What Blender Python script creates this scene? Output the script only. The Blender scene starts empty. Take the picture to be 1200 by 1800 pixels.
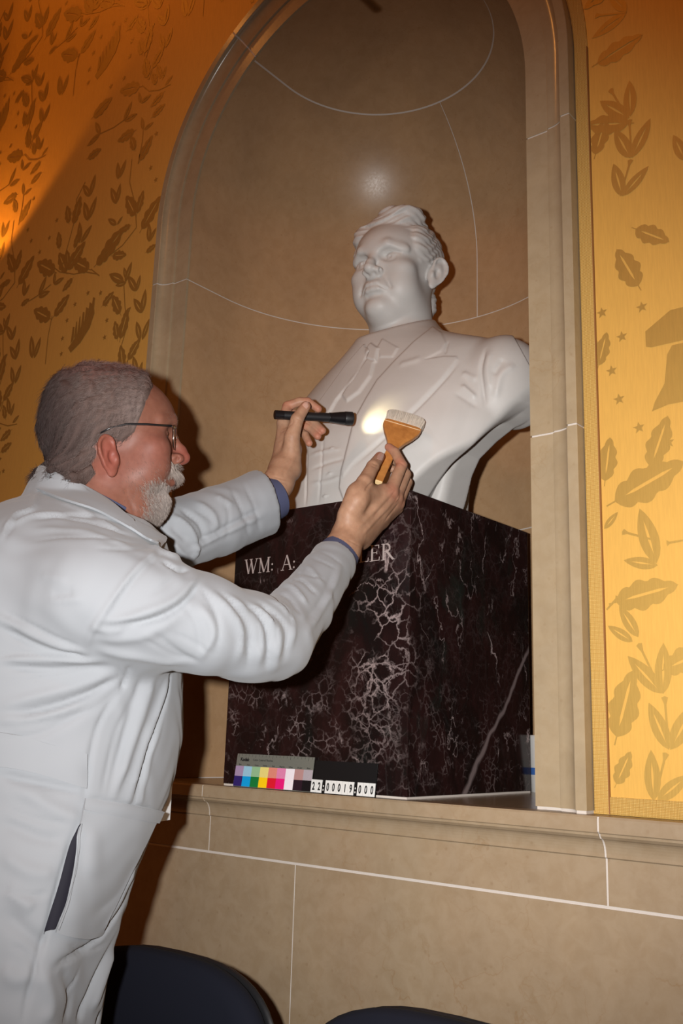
import bpy, bmesh, math, random
import numpy as np
from mathutils import Vector, Matrix, Euler
from mathutils.bvhtree import BVHTree
random.seed(7); np.random.seed(7)
SC = bpy.context.scene
COL = SC.collection

# ---------------------------------------------------------------- camera
RW = np.array([[0.78072327, -0.11601969, -0.6140119],
               [0.62418008, 0.19118647, 0.75752688],
               [0.02950273, -0.97467285, 0.2216809]])      # world axes seen from the camera
CAM = np.array([1.1788, -1.4, 1.2]); FPX = 1715.0
cd = bpy.data.cameras.new('camera'); cam = bpy.data.objects.new('camera', cd); COL.objects.link(cam)
right, up, back = RW[:, 0], -RW[:, 1], -RW[:, 2]
cam.matrix_world = Matrix(((right[0], up[0], back[0], CAM[0]), (right[1], up[1], back[1], CAM[1]),
                           (right[2], up[2], back[2], CAM[2]), (0, 0, 0, 1)))
cd.sensor_fit = 'VERTICAL'; cd.sensor_height = 36.0; cd.lens = FPX / 1800 * 36
cd.clip_start = 0.05; cd.clip_end = 60
SC.camera = cam

# ---------------------------------------------------------------- world, lights, exposure
w = bpy.data.worlds.new('room_ambient'); SC.world = w; w.use_nodes = True
w.node_tree.nodes['Background'].inputs[0].default_value = (1.0, 0.33, 0.12, 1)
w.node_tree.nodes['Background'].inputs[1].default_value = 0.105
SC.view_settings.view_transform = 'Standard'; SC.view_settings.look = 'None'
SC.view_settings.gamma = 1; SC.view_settings.use_curve_mapping = False
SC.view_settings.exposure = 0.0

def light(name, kind, loc, energy, color, target=None, **kw):
    d = bpy.data.lights.new(name, kind); d.energy = energy; d.color = color
    for k, v in kw.items(): setattr(d, k, v)
    o = bpy.data.objects.new(name, d); COL.objects.link(o); o.location = loc
    if target is not None:
        o.rotation_euler = (Vector(target) - Vector(loc)).to_track_quat('-Z', 'Y').to_euler()
    return o
# the camera's own flash: held on the left of the lens, beam centred a little low
FL = CAM - right * 0.10 + up * 0.035
tgt = CAM + RW @ np.array([0.05, 0.10, 1.0]) * 2
light('camera_flash', 'SPOT', tuple(FL), 194.0, (1.0, 0.985, 0.97), tuple(tgt), shadow_soft_size=0.016,
      spot_size=math.radians(76), spot_blend=1.0)
# warm lamps of the room, high up
light('warm_sconce', 'SPOT', (-1.42, -.10, 2.40), 20.0, (1.0, 0.38, 0.05), (-1.12, 0.0, 2.98), shadow_soft_size=0.02,
      spot_size=math.radians(52), spot_blend=0.35)
light('chandelier_glow', 'AREA', (0.4, -2.6, 4.4), 17.0, (1.0, 0.32, 0.04), (-0.3, 0.0, 3.0), shape='DISK', size=0.5)
light('picture_lamp', 'POINT', (-1.10, -.60, 3.70), 6.0, (1.0, 0.36, 0.07), shadow_soft_size=0.03)

# ---------------------------------------------------------------- helpers
def ray(px, py):
    return RW @ np.array([px - 600, py - 900, FPX]) / FPX
def P(px, py, zc): return CAM + ray(px, py) * zc
def onY(px, py, y):
    r = ray(px, py); return CAM + r * ((y - CAM[1]) / r[1])
def onX(px, py, x):
    r = ray(px, py); return CAM + r * ((x - CAM[0]) / r[0])
def onZ(px, py, z):
    r = ray(px, py); return CAM + r * ((z - CAM[2]) / r[2])
def hexc(r, g, b):
    f = lambda c: ((c / 255 + .055) / 1.055) ** 2.4 if c > 10 else c / 255 / 12.92
    return (f(r), f(g), f(b), 1)

class NT:
    """small wrapper to write node materials"""
    def __init__(s, name, rough=0.5, spec=0.5, metal=0.0):
        m = bpy.data.materials.new(name); m.use_nodes = True; s.m = m; s.t = m.node_tree
        s.b = s.t.nodes['Principled BSDF']
        s.b.inputs['Roughness'].default_value = rough; s.b.inputs['Metallic'].default_value = metal
        s.b.inputs['Specular IOR Level'].default_value = spec
    def n(s, typ, **kw):
        nd = s.t.nodes.new(typ)
        for k, v in kw.items():
            if hasattr(nd, k): setattr(nd, k, v)
        return nd
    def l(s, a, b): s.t.links.new(a, b)
    def coord(s, kind='Object', scale=(1, 1, 1), rot=(0, 0, 0)):
        c = s.n('ShaderNodeTexCoord'); mp = s.n('ShaderNodeMapping')
        mp.inputs['Scale'].default_value = scale; mp.inputs['Rotation'].default_value = rot
        s.l(c.outputs[kind], mp.inputs['Vector']); return mp.outputs[0]
    def noise(s, vec, scale, detail=4, rough=.55, dist=0):
        nd = s.n('ShaderNodeTexNoise'); nd.inputs['Scale'].default_value = scale; nd.inputs['Detail'].default_value = detail
        nd.inputs['Roughness'].default_value = rough; nd.inputs['Distortion'].default_value = dist
        s.l(vec, nd.inputs['Vector']); return nd.outputs[0]
    def ramp(s, fac, stops, interp='LINEAR'):
        r = s.n('ShaderNodeValToRGB'); r.color_ramp.interpolation = interp; e = r.color_ramp.elements
        while len(e) < len(stops): e.new(0.5)
        for el, (p, c) in zip(e, stops):
            el.position = p; el.color = c if len(c) == 4 else (*c, 1)
        s.l(fac, r.inputs[0]); return r.outputs[0]
    def mix(s, fac, a, b, mode='MIX'):
        m = s.n('ShaderNodeMix', data_type='RGBA', blend_type=mode)
        for sock, v in ((m.inputs[0], fac), (m.inputs[6], a), (m.inputs[7], b)):
            if hasattr(v, 'links'): s.l(v, sock)
            else: sock.default_value = v
        return m.outputs[2]
    def math(s, op, a, b=0.0, c=0.0, clamp=False):
        m = s.n('ShaderNodeMath', operation=op); m.use_clamp = clamp
        for sock, v in zip(m.inputs, (a, b, c)):
            if hasattr(v, 'links'): s.l(v, sock)
            else: sock.default_value = v
        return m.outputs[0]
    def bump(s, h, strength=.3, dist=.002):
        b = s.n('ShaderNodeBump'); b.inputs['Strength'].default_value = strength; b.inputs['Distance'].default_value = dist
        s.l(h, b.inputs['Height']); s.l(b.outputs[0], s.b.inputs['Normal']); return b
    def color(s, c):
        if hasattr(c, 'links'): s.l(c, s.b.inputs['Base Color'])
        else: s.b.inputs['Base Color'].default_value = c
    def set(s, k, v):
        if hasattr(v, 'links'): s.l(v, s.b.inputs[k])
        else: s.b.inputs[k].default_value = v

def simple(name, c, rough=.5, spec=.5, metal=0., grain=0.0, gscale=400):
    m = NT(name, rough, spec, metal); v = m.coord()
    nz = m.noise(v, gscale, 3)
    m.color(m.mix(.25 if grain else .1, c, m.ramp(nz, [(.3, [x * .7 for x in c[:3]]), (.7, [min(1, x * 1.2) for x in c[:3]])])))
    if grain: m.bump(nz, grain, .0006)
    return m.m

def mk(name, verts, faces, mat, parent=None, smooth=False, label=None, kind=None, cat=None, group=None):
    me = bpy.data.meshes.new(name)
    if isinstance(verts, np.ndarray) and isinstance(faces, np.ndarray):
        nv, nf, k = len(verts), len(faces), faces.shape[1]
        me.vertices.add(nv); me.vertices.foreach_set('co', verts.astype(np.float32).ravel())
        me.loops.add(nf * k); me.loops.foreach_set('vertex_index', faces.astype(np.int32).ravel())
        me.polygons.add(nf); me.polygons.foreach_set('loop_start', np.arange(0, nf * k, k, dtype=np.int32))
        me.update(calc_edges=True)
    else:
        me.from_pydata([tuple(v) for v in verts], [], [tuple(int(i) for i in f) for f in faces])
    if smooth: me.polygons.foreach_set('use_smooth', np.ones(len(me.polygons), dtype=bool))
    me.update()
    return link(name, me, mat, parent, label, kind, cat, group)
def link(name, me, mat, parent=None, label=None, kind=None, cat=None, group=None):
    o = bpy.data.objects.new(name, me); COL.objects.link(o)
    for mm in (mat if isinstance(mat, (list, tuple)) else [mat]):
        if mm is not None and len(me.materials) < 8 and mm.name not in me.materials: me.materials.append(mm)
    if parent is not None:
        o.parent = parent
        pl = Vector((0, 0, 0)); q = parent
        while q is not None: pl += q.location; q = q.parent
        o.location = -pl
    tag(o, label, kind, cat, group); return o
def tag(o, label=None, kind=None, cat=None, group=None):
    if label: o['label'] = label
    if kind: o['kind'] = kind
    if cat: o['category'] = cat
    if group: o['group'] = group
def thing(name, loc, label, cat, group=None):
    o = bpy.data.objects.new(name, None); COL.objects.link(o); o.location = loc; o.empty_display_size = .1
    tag(o, label, None, cat, group); return o
def bm_obj(name, bm, mat, parent=None, smooth=False, **kw):
    bmesh.ops.recalc_face_normals(bm, faces=bm.faces)
    me = bpy.data.meshes.new(name); bm.to_mesh(me); bm.free()
    if smooth: me.polygons.foreach_set('use_smooth', np.ones(len(me.polygons), dtype=bool))
    return link(name, me, mat, parent, **kw)
def box_bm(bm, x0, x1, y0, y1, z0, z1, bev=0.0):
    b = bmesh.new() if bev else bm
    vs = [b.verts.new((x, y, z)) for x in (x0, x1) for y in (y0, y1) for z in (z0, z1)]
    for f in ((0, 1, 3, 2), (4, 6, 7, 5), (0, 4, 5, 1), (2, 3, 7, 6), (0, 2, 6, 4), (1, 5, 7, 3)): b.faces.new([vs[i] for i in f])
    if bev:
        bmesh.ops.bevel(b, geom=list(b.edges), offset=bev, segments=2, affect='EDGES', profile=.5)
        me = bpy.data.meshes.new('tmp'); b.to_mesh(me); b.free(); bm.from_mesh(me); bpy.data.meshes.remove(me)
def box(name, x0, x1, y0, y1, z0, z1, mat, parent=None, bev=0.0, **kw):
    bm = bmesh.new(); box_bm(bm, x0, x1, y0, y1, z0, z1, bev); return bm_obj(name, bm, mat, parent, **kw)
def grid_faces(nu, nv, close_u=False):
    f = []
    for i in range(nu if close_u else nu - 1):
        for j in range(nv - 1):
            a, b = i * nv + j, ((i + 1) % nu) * nv + j
            f.append((a, b, b + 1, a + 1))
    return f
def tube_pts(path, rad, seg=8):
    """verts, faces of a tube along a polyline"""
    path = [Vector(p) for p in path]; vs = []; fs = []
    rad = [rad] * len(path) if not hasattr(rad, '__len__') else rad
    t0 = (path[1] - path[0]).normalized(); n = t0.orthogonal().normalized()
    for i, p in enumerate(path):
        t = (path[min(i + 1, len(path) - 1)] - path[max(i - 1, 0)]).normalized()
        n = (n - t * n.dot(t)).normalized(); b = t.cross(n)
        for k in range(seg):
            a = 2 * math.pi * k / seg; vs.append(p + (n * math.cos(a) + b * math.sin(a)) * rad[i])
    for i in range(len(path) - 1):
        for k in range(seg):
            a, c = i * seg + k, i * seg + (k + 1) % seg
            fs.append((a, c, c + seg, a + seg))
    fs.append(tuple(reversed(range(seg)))); fs.append(tuple(range(len(vs) - seg, len(vs))))
    return vs, fs
def lathe(prof, axis_o, axis_d, seg=32):
    o = Vector(axis_o); d = Vector(axis_d).normalized(); n = d.orthogonal().normalized(); b = d.cross(n); vs = []
    for k in range(seg):
        a = 2 * math.pi * k / seg; r_ = n * math.cos(a) + b * math.sin(a)
        for (t, r) in prof: vs.append(o + d * t + r_ * r)
    return vs, grid_faces(seg, len(prof), True)

# ---------------------------------------------------------------- signed distance modelling
def A(p): return np.array(p, dtype=np.float32)
def sph(p, c, r): return np.linalg.norm(p - A(c), axis=1) - r
def ell(p, c, r, Rm=None):
    q = p - A(c)
    if Rm is not None: q = q @ A(Rm)            # columns of Rm: local axes
    r = A(r); k0 = np.linalg.norm(q / r, axis=1); k1 = np.linalg.norm(q / (r * r), axis=1) + 1e-9
    return k0 * (k0 - 1) / k1
def cap(p, a, b, ra, rb=None):
    rb = ra if rb is None else rb
    a = A(a); b = A(b); ab = b - a; t = np.clip(((p - a) @ ab) / max(float(ab @ ab), 1e-12), 0, 1)
    return np.linalg.norm(p - a - t[:, None] * ab, axis=1) - (ra + (rb - ra) * t)
def chain(p, pts, k=.004):
    """round cones along a list of (x,y,z,r)"""
    d = None
    for u, v in zip(pts[:-1], pts[1:]):
        e = cap(p, u[:3], v[:3], u[3], v[3]); d = e if d is None else smin(d, e, k)
    return d
def smin(a, b, k):
    h = np.clip(.5 + .5 * (b - a) / k, 0, 1); return b + (a - b) * h - k * h * (1 - h)
def smax(a, b, k): return -smin(-a, -b, k)
def obox(p, c, Rm, hs, r=0.0):
    q = np.abs((p - A(c)) @ A(Rm)) - (A(hs) - r)
    return np.linalg.norm(np.maximum(q, 0), axis=1) + np.minimum(q.max(1), 0) - r
def plane(p, o, n):
    n = A(n); n = n / np.linalg.norm(n); return (p - A(o)) @ n

def mesh_sdf(fn, lo, hi, h, m=6, slack=1.6):
    lo = np.array(lo, float); hi = np.array(hi, float)
    nb = np.ceil((hi - lo) / (h * m)).astype(int); N = nb * m + 1
    bi = np.stack(np.meshgrid(*[np.arange(n) for n in nb], indexing='ij'), -1).reshape(-1, 3)
    cen = (lo + (bi + .5) * m * h).astype(np.float32)
    dc = fn(cen)
    V = np.repeat(np.repeat(np.repeat(dc.reshape(nb), m, 0), m, 1), m, 2).astype(np.float32)
    V = np.pad(V, ((0, 1),) * 3, mode='edge')
    keep = bi[np.abs(dc) < m * h * .87 * slack]
    off = np.stack(np.meshgrid(*[np.arange(m + 1)] * 3, indexing='ij'), -1).reshape(-1, 3)
    CH = 1500
    for s in range(0, len(keep), CH):
        ii = (keep[s:s + CH, None, :] * m + off[None]).reshape(-1, 3)
        V[ii[:, 0], ii[:, 1], ii[:, 2]] = fn((lo + ii * h).astype(np.float32))
    S = V < 0
    c = np.zeros(tuple(N - 1), np.int8)
    for a in (0, 1):
        for b in (0, 1):
            for d in (0, 1): c += S[a:N[0] - 1 + a, b:N[1] - 1 + b, d:N[2] - 1 + d]
    act = np.argwhere((c > 0) & (c < 8)); idx = np.full(tuple(N - 1), -1, np.int32)
    idx[act[:, 0], act[:, 1], act[:, 2]] = np.arange(len(act))
    acc = np.zeros((len(act), 3)); cnt = np.zeros(len(act))
    cor = [(a, b, d) for a in (0, 1) for b in (0, 1) for d in (0, 1)]
    for ca in cor:
        for ax in range(3):
            if ca[ax]: continue
            cb = list(ca); cb[ax] = 1
            va = V[act[:, 0] + ca[0], act[:, 1] + ca[1], act[:, 2] + ca[2]]; vb = V[act[:, 0] + cb[0], act[:, 1] + cb[1], act[:, 2] + cb[2]]
            m_ = (va < 0) != (vb < 0); t = np.where(m_, va / np.where(m_, va - vb, 1), 0)
            p = np.tile(np.array(ca, float), (len(act), 1)); p[:, ax] += t
            acc[m_] += p[m_]; cnt[m_] += 1
    verts = lo + (act + acc / cnt[:, None]) * h
    F = []
    for ax in range(3):
        b1, b2 = [(1, 2), (2, 0), (0, 1)][ax]
        s0 = [slice(None)] * 3; s1 = [slice(None)] * 3; s0[ax] = slice(0, N[ax] - 1); s1[ax] = slice(1, N[ax])
        e = np.argwhere(S[tuple(s0)] != S[tuple(s1)])
        e = e[(e[:, b1] > 0) & (e[:, b2] > 0) & (e[:, b1] < N[b1] - 1) & (e[:, b2] < N[b2] - 1)]
        inside = S[e[:, 0], e[:, 1], e[:, 2]]
        def cell(d1, d2):
            q = e.copy(); q[:, b1] -= d1; q[:, b2] -= d2; return idx[q[:, 0], q[:, 1], q[:, 2]]
        q = np.stack([cell(1, 1), cell(0, 1), cell(0, 0), cell(1, 0)], 1)
        q[~inside] = q[~inside][:, ::-1]
        F.append(q)
    F = np.concatenate(F); F = F[(F >= 0).all(1)]
    return verts, F
def vnormals(v, f):
    a = v[f[:, 0]]; n = np.cross(v[f[:, 2]] - a, v[f[:, 3]] - v[f[:, 1]]); out = np.zeros_like(v)
    for k in range(4):
        for c in range(3): out[:, c] += np.bincount(f[:, k], n[:, c], len(v))
    return out / (np.linalg.norm(out, axis=1)[:, None] + 1e-12)
def smooth_mesh(v, f, it=2, lam=.5):
    for _ in range(it):
        s = np.zeros_like(v); c = np.zeros(len(v))
        for k in range(4):
            a, b = f[:, k], f[:, (k + 1) % 4]
            for q in range(3): s[:, q] += np.bincount(a, v[b][:, q], len(v)) + np.bincount(b, v[a][:, q], len(v))
            c += np.bincount(a, minlength=len(v)) + np.bincount(b, minlength=len(v))
        v = v + lam * (s / np.maximum(c, 1)[:, None] - v)
    return v
def bvh(v, f): return BVHTree.FromPolygons([tuple(x) for x in v], [tuple(int(i) for i in q) for q in f])
def hit(tree, px, py, default=None):
    r = Vector(ray(px, py)).normalized()
    loc, n, i, d = tree.ray_cast(Vector(CAM), r)
    return (np.array(loc) if loc is not None else default), (np.array(n) if n is not None else None)
def dist_poly(v, pts):
    """distance to a 3D polyline, and the parameter 0..1 along it"""
    best = np.full(len(v), 9.); par = np.zeros(len(v)); n = len(pts) - 1
    for i in range(n):
        a, b = np.array(pts[i]), np.array(pts[i + 1]); ab = b - a; t = np.clip((v - a) @ ab / max(ab @ ab, 1e-12), 0, 1)
        d = np.linalg.norm(v - a - t[:, None] * ab, axis=1); m_ = d < best; best[m_] = d[m_]; par[m_] = (i + t[m_]) / n
    return best, par
def resample(pts, n=24):
    """Catmull-Rom through 2D/3D points"""
    pts = [np.array(p, float) for p in pts]
    if len(pts) == 2: return [pts[0] + (pts[1] - pts[0]) * i / n for i in range(n + 1)]
    q = [2 * pts[0] - pts[1]] + pts + [2 * pts[-1] - pts[-2]]; out = []; m_ = len(pts) - 1
    for i in range(n + 1):
        u = i / n * m_; k = min(int(u), m_ - 1); t = u - k; p0, p1, p2, p3 = q[k:k + 4]
        out.append(.5 * ((2 * p1) + (-p0 + p2) * t + (2 * p0 - 5 * p1 + 4 * p2 - p3) * t * t + (-p0 + 3 * p1 - 3 * p2 + p3) * t ** 3))
    return out
def strokes(v, f, lst, facing=True):
    """fold strokes: each (points in photo pixels, width m, height m); traced on to the surface, then pushed along its normals"""
    tr = bvh(v, f); nv = vnormals(v, f); out = v.copy()
    view = CAM - v; view /= np.linalg.norm(view, axis=1)[:, None]
    front = (nv * view).sum(1)
    for (pts, wd, ht) in lst:
        w3 = []
        for q in resample(pts, 14):
            h_, _ = hit(tr, q[0], q[1])
            if h_ is not None: w3.append(h_)
        if len(w3) < 2: continue
        w3 = np.array(w3); lo = w3.min(0) - 3 * wd; hi = w3.max(0) + 3 * wd
        sel = np.where(((v > lo) & (v < hi)).all(1) & (front > -.2))[0]
        if len(sel) == 0: continue
        d, t = dist_poly(v[sel], w3)
        taper = np.clip(np.minimum(t, 1 - t) * 5 + .15, 0, 1)
        out[sel] += nv[sel] * (np.exp(-(d / wd) ** 2) * ht * taper)[:, None]
    return out
def inpoly(x, y, poly):
    ins = np.zeros(len(x), bool); n = len(poly)
    for i in range(n):
        x0, y0 = poly[i][:2]; x1, y1 = poly[(i + 1) % n][:2]
        c = ((y0 > y) != (y1 > y)) & (x < (x1 - x0) * (y - y0) / (y1 - y0 + 1e-12) + x0); ins ^= c
    return ins
def project(v):
    c = (v - CAM) @ RW; return 600 + FPX * c[:, 0] / c[:, 2], 900 + FPX * c[:, 1] / c[:, 2]
def set_col(o, cols):
    at = o.data.color_attributes.new('tint', 'FLOAT_COLOR', 'POINT')
    c = np.ones((len(cols), 4), np.float32); c[:, :3] = cols; at.data.foreach_set('color', c.ravel())
# ================================================================ materials of the room
def stone_mat(name, base=(0.36, 0.27, 0.185), rough=.28, spec=.5, seed=0., warm=1.0, mott=1.0):
    m = NT(name, rough, spec); v = m.coord('Object')
    a = m.noise(v, 5.5 + seed, 6, .6, .4); b = m.noise(v, 42, 5, .6, .5); c = m.noise(v, 160, 3)
    col = m.ramp(a, [(.3, [x * .86 for x in base]), (.7, [base[0] * 1.10, base[1] * 1.09, base[2] * 1.06])])
    col = m.mix(.35 * mott, col, m.ramp(b, [(.36, [base[0] * .82, base[1] * .74, base[2] * .62]), (.62, [x * 1.07 for x in base])]))
    # thin rusty veins and small fossils
    vd = m.n('ShaderNodeTexVoronoi', feature='DISTANCE_TO_EDGE'); vd.inputs['Scale'].default_value = 6.5
    dn = m.n('ShaderNodeTexNoise'); dn.inputs['Scale'].default_value = 7; dn.inputs['Detail'].default_value = 6; m.l(v, dn.inputs['Vector'])
    add = m.n('ShaderNodeMix', data_type='VECTOR') if False else m.n('ShaderNodeVectorMath', operation='MULTIPLY_ADD')
    m.l(dn.outputs['Color'], add.inputs[0]); add.inputs[1].default_value = (.5, .5, .5); m.l(v, add.inputs[2]); m.l(add.outputs[0], vd.inputs['Vector'])
    vein = m.ramp(vd.outputs['Distance'], [(0, (1, 1, 1)), (.022, (0, 0, 0))])
    msk = m.ramp(m.noise(v, 3.2, 3), [(.48, (0, 0, 0)), (.66, (1, 1, 1))])
    col = m.mix(m.math('MULTIPLY', m.math('MULTIPLY', vein, msk), .45 * mott), col, (base[0] * .75, base[1] * .58, base[2] * .4, 1))
    v2 = m.n('ShaderNodeTexVoronoi'); v2.inputs['Scale'].default_value = 38; m.l(v, v2.inputs['Vector'])
    sp = m.ramp(v2.outputs['Distance'], [(.06, (1, 1, 1)), (.13, (0, 0, 0))])
    col = m.mix(m.math('MULTIPLY', sp, .35 * mott), col, (base[0] * .7, base[1] * .6, base[2] * .5, 1))
    m.color(col)
    m.set('Roughness', m.ramp(c, [(.3, (rough * .9,) * 3), (.7, (rough * 1.15,) * 3)]))
    return m.m
M_STONE = stone_mat('honed_limestone', (.268, .200, .130), .34, .4)
M_NICHE = stone_mat('polished_niche_limestone', (.335, .212, .115), .30, .22, 1.3, mott=.8)
M_FRAME = stone_mat('frame_limestone', (.29, .226, .145), .21, .45, 2.1, mott=.7)
M_GROUT = simple('pale_grout', (.47, .42, .375, 1), .6, .3)
M_FLOOR = simple('dark_floor', (.10, .06, .045, 1), .45)

def fabric_mat(name, col, rough, sheen, metal=0.0, dark=.93):
    m = NT(name, rough, .4, metal); v = m.coord('Object', (1, 1, 1))
    wv = m.n('ShaderNodeTexWave', wave_type='BANDS', bands_direction='Z'); wv.inputs['Scale'].default_value = 420; wv.inputs['Distortion'].default_value = .4
    m.l(v, wv.inputs['Vector'])
    v2 = m.coord('Object', (420, 420, 30)); nz = m.noise(v2, 1.0, 3)
    c = m.mix(m.ramp(nz, [(.35, (0, 0, 0)), (.65, (1, 1, 1))]), [x * dark for x in col[:3]] + [1], col)
    m.color(c); m.bump(m.math('ADD', wv.outputs['Fac'], nz), .22, .0004)
    m.set('Sheen Weight', sheen); m.set('Sheen Tint', (1, .8, .4, 1))
    return m.m
M_SATIN = fabric_mat('gold_satin', (.62, .355, .075, 1), .60, .12, .35)
M_WOVEN = fabric_mat('gold_woven_motif', (.52, .33, .085, 1), .58, .0, .86)
def braid_mat():
    m = NT('gold_braid', .55, .4, .15); v = m.coord('Object')
    ws = []
    for d in ('X', 'Z'):
        wv = m.n('ShaderNodeTexWave', wave_type='BANDS', bands_direction=d); wv.inputs['Scale'].default_value = 150
        m.l(v, wv.inputs['Vector']); ws.append(wv.outputs['Fac'])
    h = m.math('MULTIPLY', ws[0], ws[1])
    m.color(m.ramp(h, [(0, (.36, .19, .035)), (.5, (.68, .44, .12)), (1, (.80, .60, .25))])); m.bump(h, .8, .0012)
    return m.m
M_BRAID = braid_mat()

# ================================================================ the wall, niche and stone frame
RN, YS = .444, .126              # niche radius, depth of its straight part
ZS, ZT = 2.380, 1.097            # spring line of the arch, top of the sill
YF, YL = .003, -.019             # fabric plane, plane of the stone below
XL, XR, ZC = -3.2, 3.0, 4.6
floor = box('floor', XL - .0, XR, -4.2, YL + .1, -.06, 0.0, M_FLOOR, kind='structure')

def arch_pts(r, z0, n=40):
    """jamb, arch, jamb path at radius r from the niche centre line, as (x, z, nx, nz)"""
    out = [(r, z0, 1, 0)]
    for i in range(n + 1):
        a = math.pi * i / n; out.append((r * math.cos(a), ZS + r * math.sin(a), math.cos(a), math.sin(a)))
    out.append((-r, z0, -1, 0)); return out
# masonry behind fabric with the arched opening
ro = .50
vs = []; fs = []
pa = arch_pts(ro, ZT)
def outer(x, z, nx, nz):
    if z <= ZS + 1e-6: return (XR if nx > 0 else XL, z)
    t = 9e9
    if nx > 1e-6: t = min(t, (XR - x) / nx)
    if nx < -1e-6: t = min(t, (XL - x) / nx)
    if nz > 1e-6: t = min(t, (ZC - z) / nz)
    return (x + nx * t, z + nz * t)
o_pts = []
for (x, z, nx, nz) in pa: o_pts.append((x, z, *outer(x, z, nx, nz)))
# make sure the corners of the wall are covered
full = []
for i, q in enumerate(o_pts):
    full.append(q)
    if i < len(o_pts) - 1:
        r_ = o_pts[i + 1]
        if (abs(q[2] - XR) < 1e-6) and abs(r_[3] - ZC) < 1e-6 and abs(r_[2] - XR) > 1e-6: full.append((q[0], q[1], XR, ZC))
        if (abs(q[3] - ZC) < 1e-6) and abs(r_[2] - XL) < 1e-6 and abs(r_[3] - ZC) > 1e-6: full.append((r_[0], r_[1], XL, ZC))
def sheet(name, pts, y0, y1, mat, **kw):
    vs = []; fs = []; n = len(pts)
    for y in (y0, y1):
        for (a, b, c, d) in pts: vs += [(a, y, b), (c, y, d)]
    for i in range(n - 1):
        a = 2 * i; fs.append((a, a + 1, a + 3, a + 2)); k = 2 * n; fs.append((k + a, k + a + 2, k + a + 3, k + a + 1))
        fs.append((a, a + 2, k + a + 2, k + a)); fs.append((a + 1, k + a + 1, k + a + 3, a + 3))
    return mk(name, vs, fs, mat, **kw)
wall = sheet('wall_back', full, .012, .16, M_GROUT, kind='structure')
fab = sheet('silk_panel', full, YF, .012, M_SATIN, parent=wall, label='gold silk damask stretched over the wall around the niche')
box('wall_back', XL, XR, YL + .0015, .30, 0, ZT - .003, M_GROUT, kind='structure')
low = bpy.data.objects['wall_back.001'] if 'wall_back.001' in bpy.data.objects else bpy.context.scene.objects[-1]

# sill, frieze and dado stones, split at the joints seen in the photo
def prof_stone(name, x0, x1, prof, parent, mat, y_back=.03):
    pts = prof; n = len(pts); vs = [(x0, y, z) for y, z in pts] + [(x1, y, z) for y, z in pts]
    fs = [tuple(range(n)), tuple(range(2 * n - 1, n - 1, -1))] + [(i, (i + 1) % n, n + (i + 1) % n, n + i) for i in range(n)]
    return mk(name, vs, fs, mat, parent)
YB = YL + .014
cove = [(-.036 + .014 * math.sin(a), 1.066 - .026 * (1 - math.cos(a))) for a in [math.pi / 2 * i / 8 for i in range(9)]]
sill_prof = [(YB, ZT), (-.043, ZT), (-.045, ZT - .003), (-.045, ZT - .022), (-.043, ZT - .0235), (-.041, ZT - .0235), (-.0405, ZT - .027), (-.036, 1.066)] + cove[1:] + [(YL - .003, 1.040), (YL, 1.038), (YL, .975), (YB, .975)]
g = .0016
XJ = [(-3.2, -1.62), (-1.62, -.93), (-.93, -.243), (-.243, .5635), (.5635, 1.30), (1.30, 3.0)]
for a, b in XJ: prof_stone('sill_stone', a + g, b - g, sill_prof, low, M_STONE)
prof_stone('pointing', XL, XR, [(YB, ZT), (-.0425, ZT - .0008), (-.0435, ZT - .004), (-.0435, ZT - .021), (-.0390, ZT - .0245)] + [(y + .0012, z) for y, z in cove] + [(YL + .0012, 1.038), (YL + .0012, .972), (YB, .972)], low, M_GROUT)
for a, b in [(-3.2, -1.85), (-1.85, -.937), (-.937, -.022), (-.022, .893), (.893, 1.81), (1.81, 3.0)]:
    box('dado_stone', a + g, b - g, YL, YB, .34, .9705, M_STONE, low)
    box('plinth_stone', a + .3 + g if a > -3.1 else a, min(b + .3, 3.0) - g, YL, YB, .0, .337, M_STONE, low)

# niche: floor slab, cylinder courses, quarter dome; each stone a part
niche = thing('trim_1', (0, .3, ZT), None, 'x'); del niche['category']; niche['kind'] = 'structure'
def niche_pt(u, z):
    """u in 0..1 along the plan curve left front -> back -> right front"""
    L1, L2 = YS, math.pi * RN; s = u * (2 * L1 + L2)
    yy = lambda q: .004 + q * (YS - .004) / YS
    if s < L1: return (-RN, yy(s), z)
    if s > L1 + L2: return (RN, yy(2 * L1 + L2 - s), z)
    a = (s - L1) / RN; return (-RN * math.cos(a), YS + RN * math.sin(a), z)
def shell(name, grid, thick, mat, parent):
    """closed slab from a grid of points and outward normals"""
    nu, nv = len(grid), len(grid[0]); vs = [q[0] for r_ in grid for q in r_] + [tuple(np.array(q[0]) + np.array(q[1]) * thick) for r_ in grid for q in r_]
    N = nu * nv; fs = grid_faces(nu, nv); fs2 = [(d + N, c + N, b + N, a + N) for a, b, c, d in fs]
    rim = []
    for i in range(nu - 1): rim += [(i * nv, i * nv + N, (i + 1) * nv + N, (i + 1) * nv), (i * nv + nv - 1, (i + 1) * nv + nv - 1, (i + 1) * nv + nv - 1 + N, i * nv + nv - 1 + N)]
    for j in range(nv - 1): rim += [(j, j + 1, j + 1 + N, j + N), ((nu - 1) * nv + j, (nu - 1) * nv + j + N, (nu - 1) * nv + j + 1 + N, (nu - 1) * nv + j + 1)]
    bm = bmesh.new(); V = [bm.verts.new(q) for q in vs]
    for q in fs + fs2 + rim:
        try: bm.faces.new([V[i] for i in q])
        except ValueError: pass
    bmesh.ops.remove_doubles(bm, verts=bm.verts, dist=1e-6)
    return bm_obj(name, bm, mat, parent, smooth=False)
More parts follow.
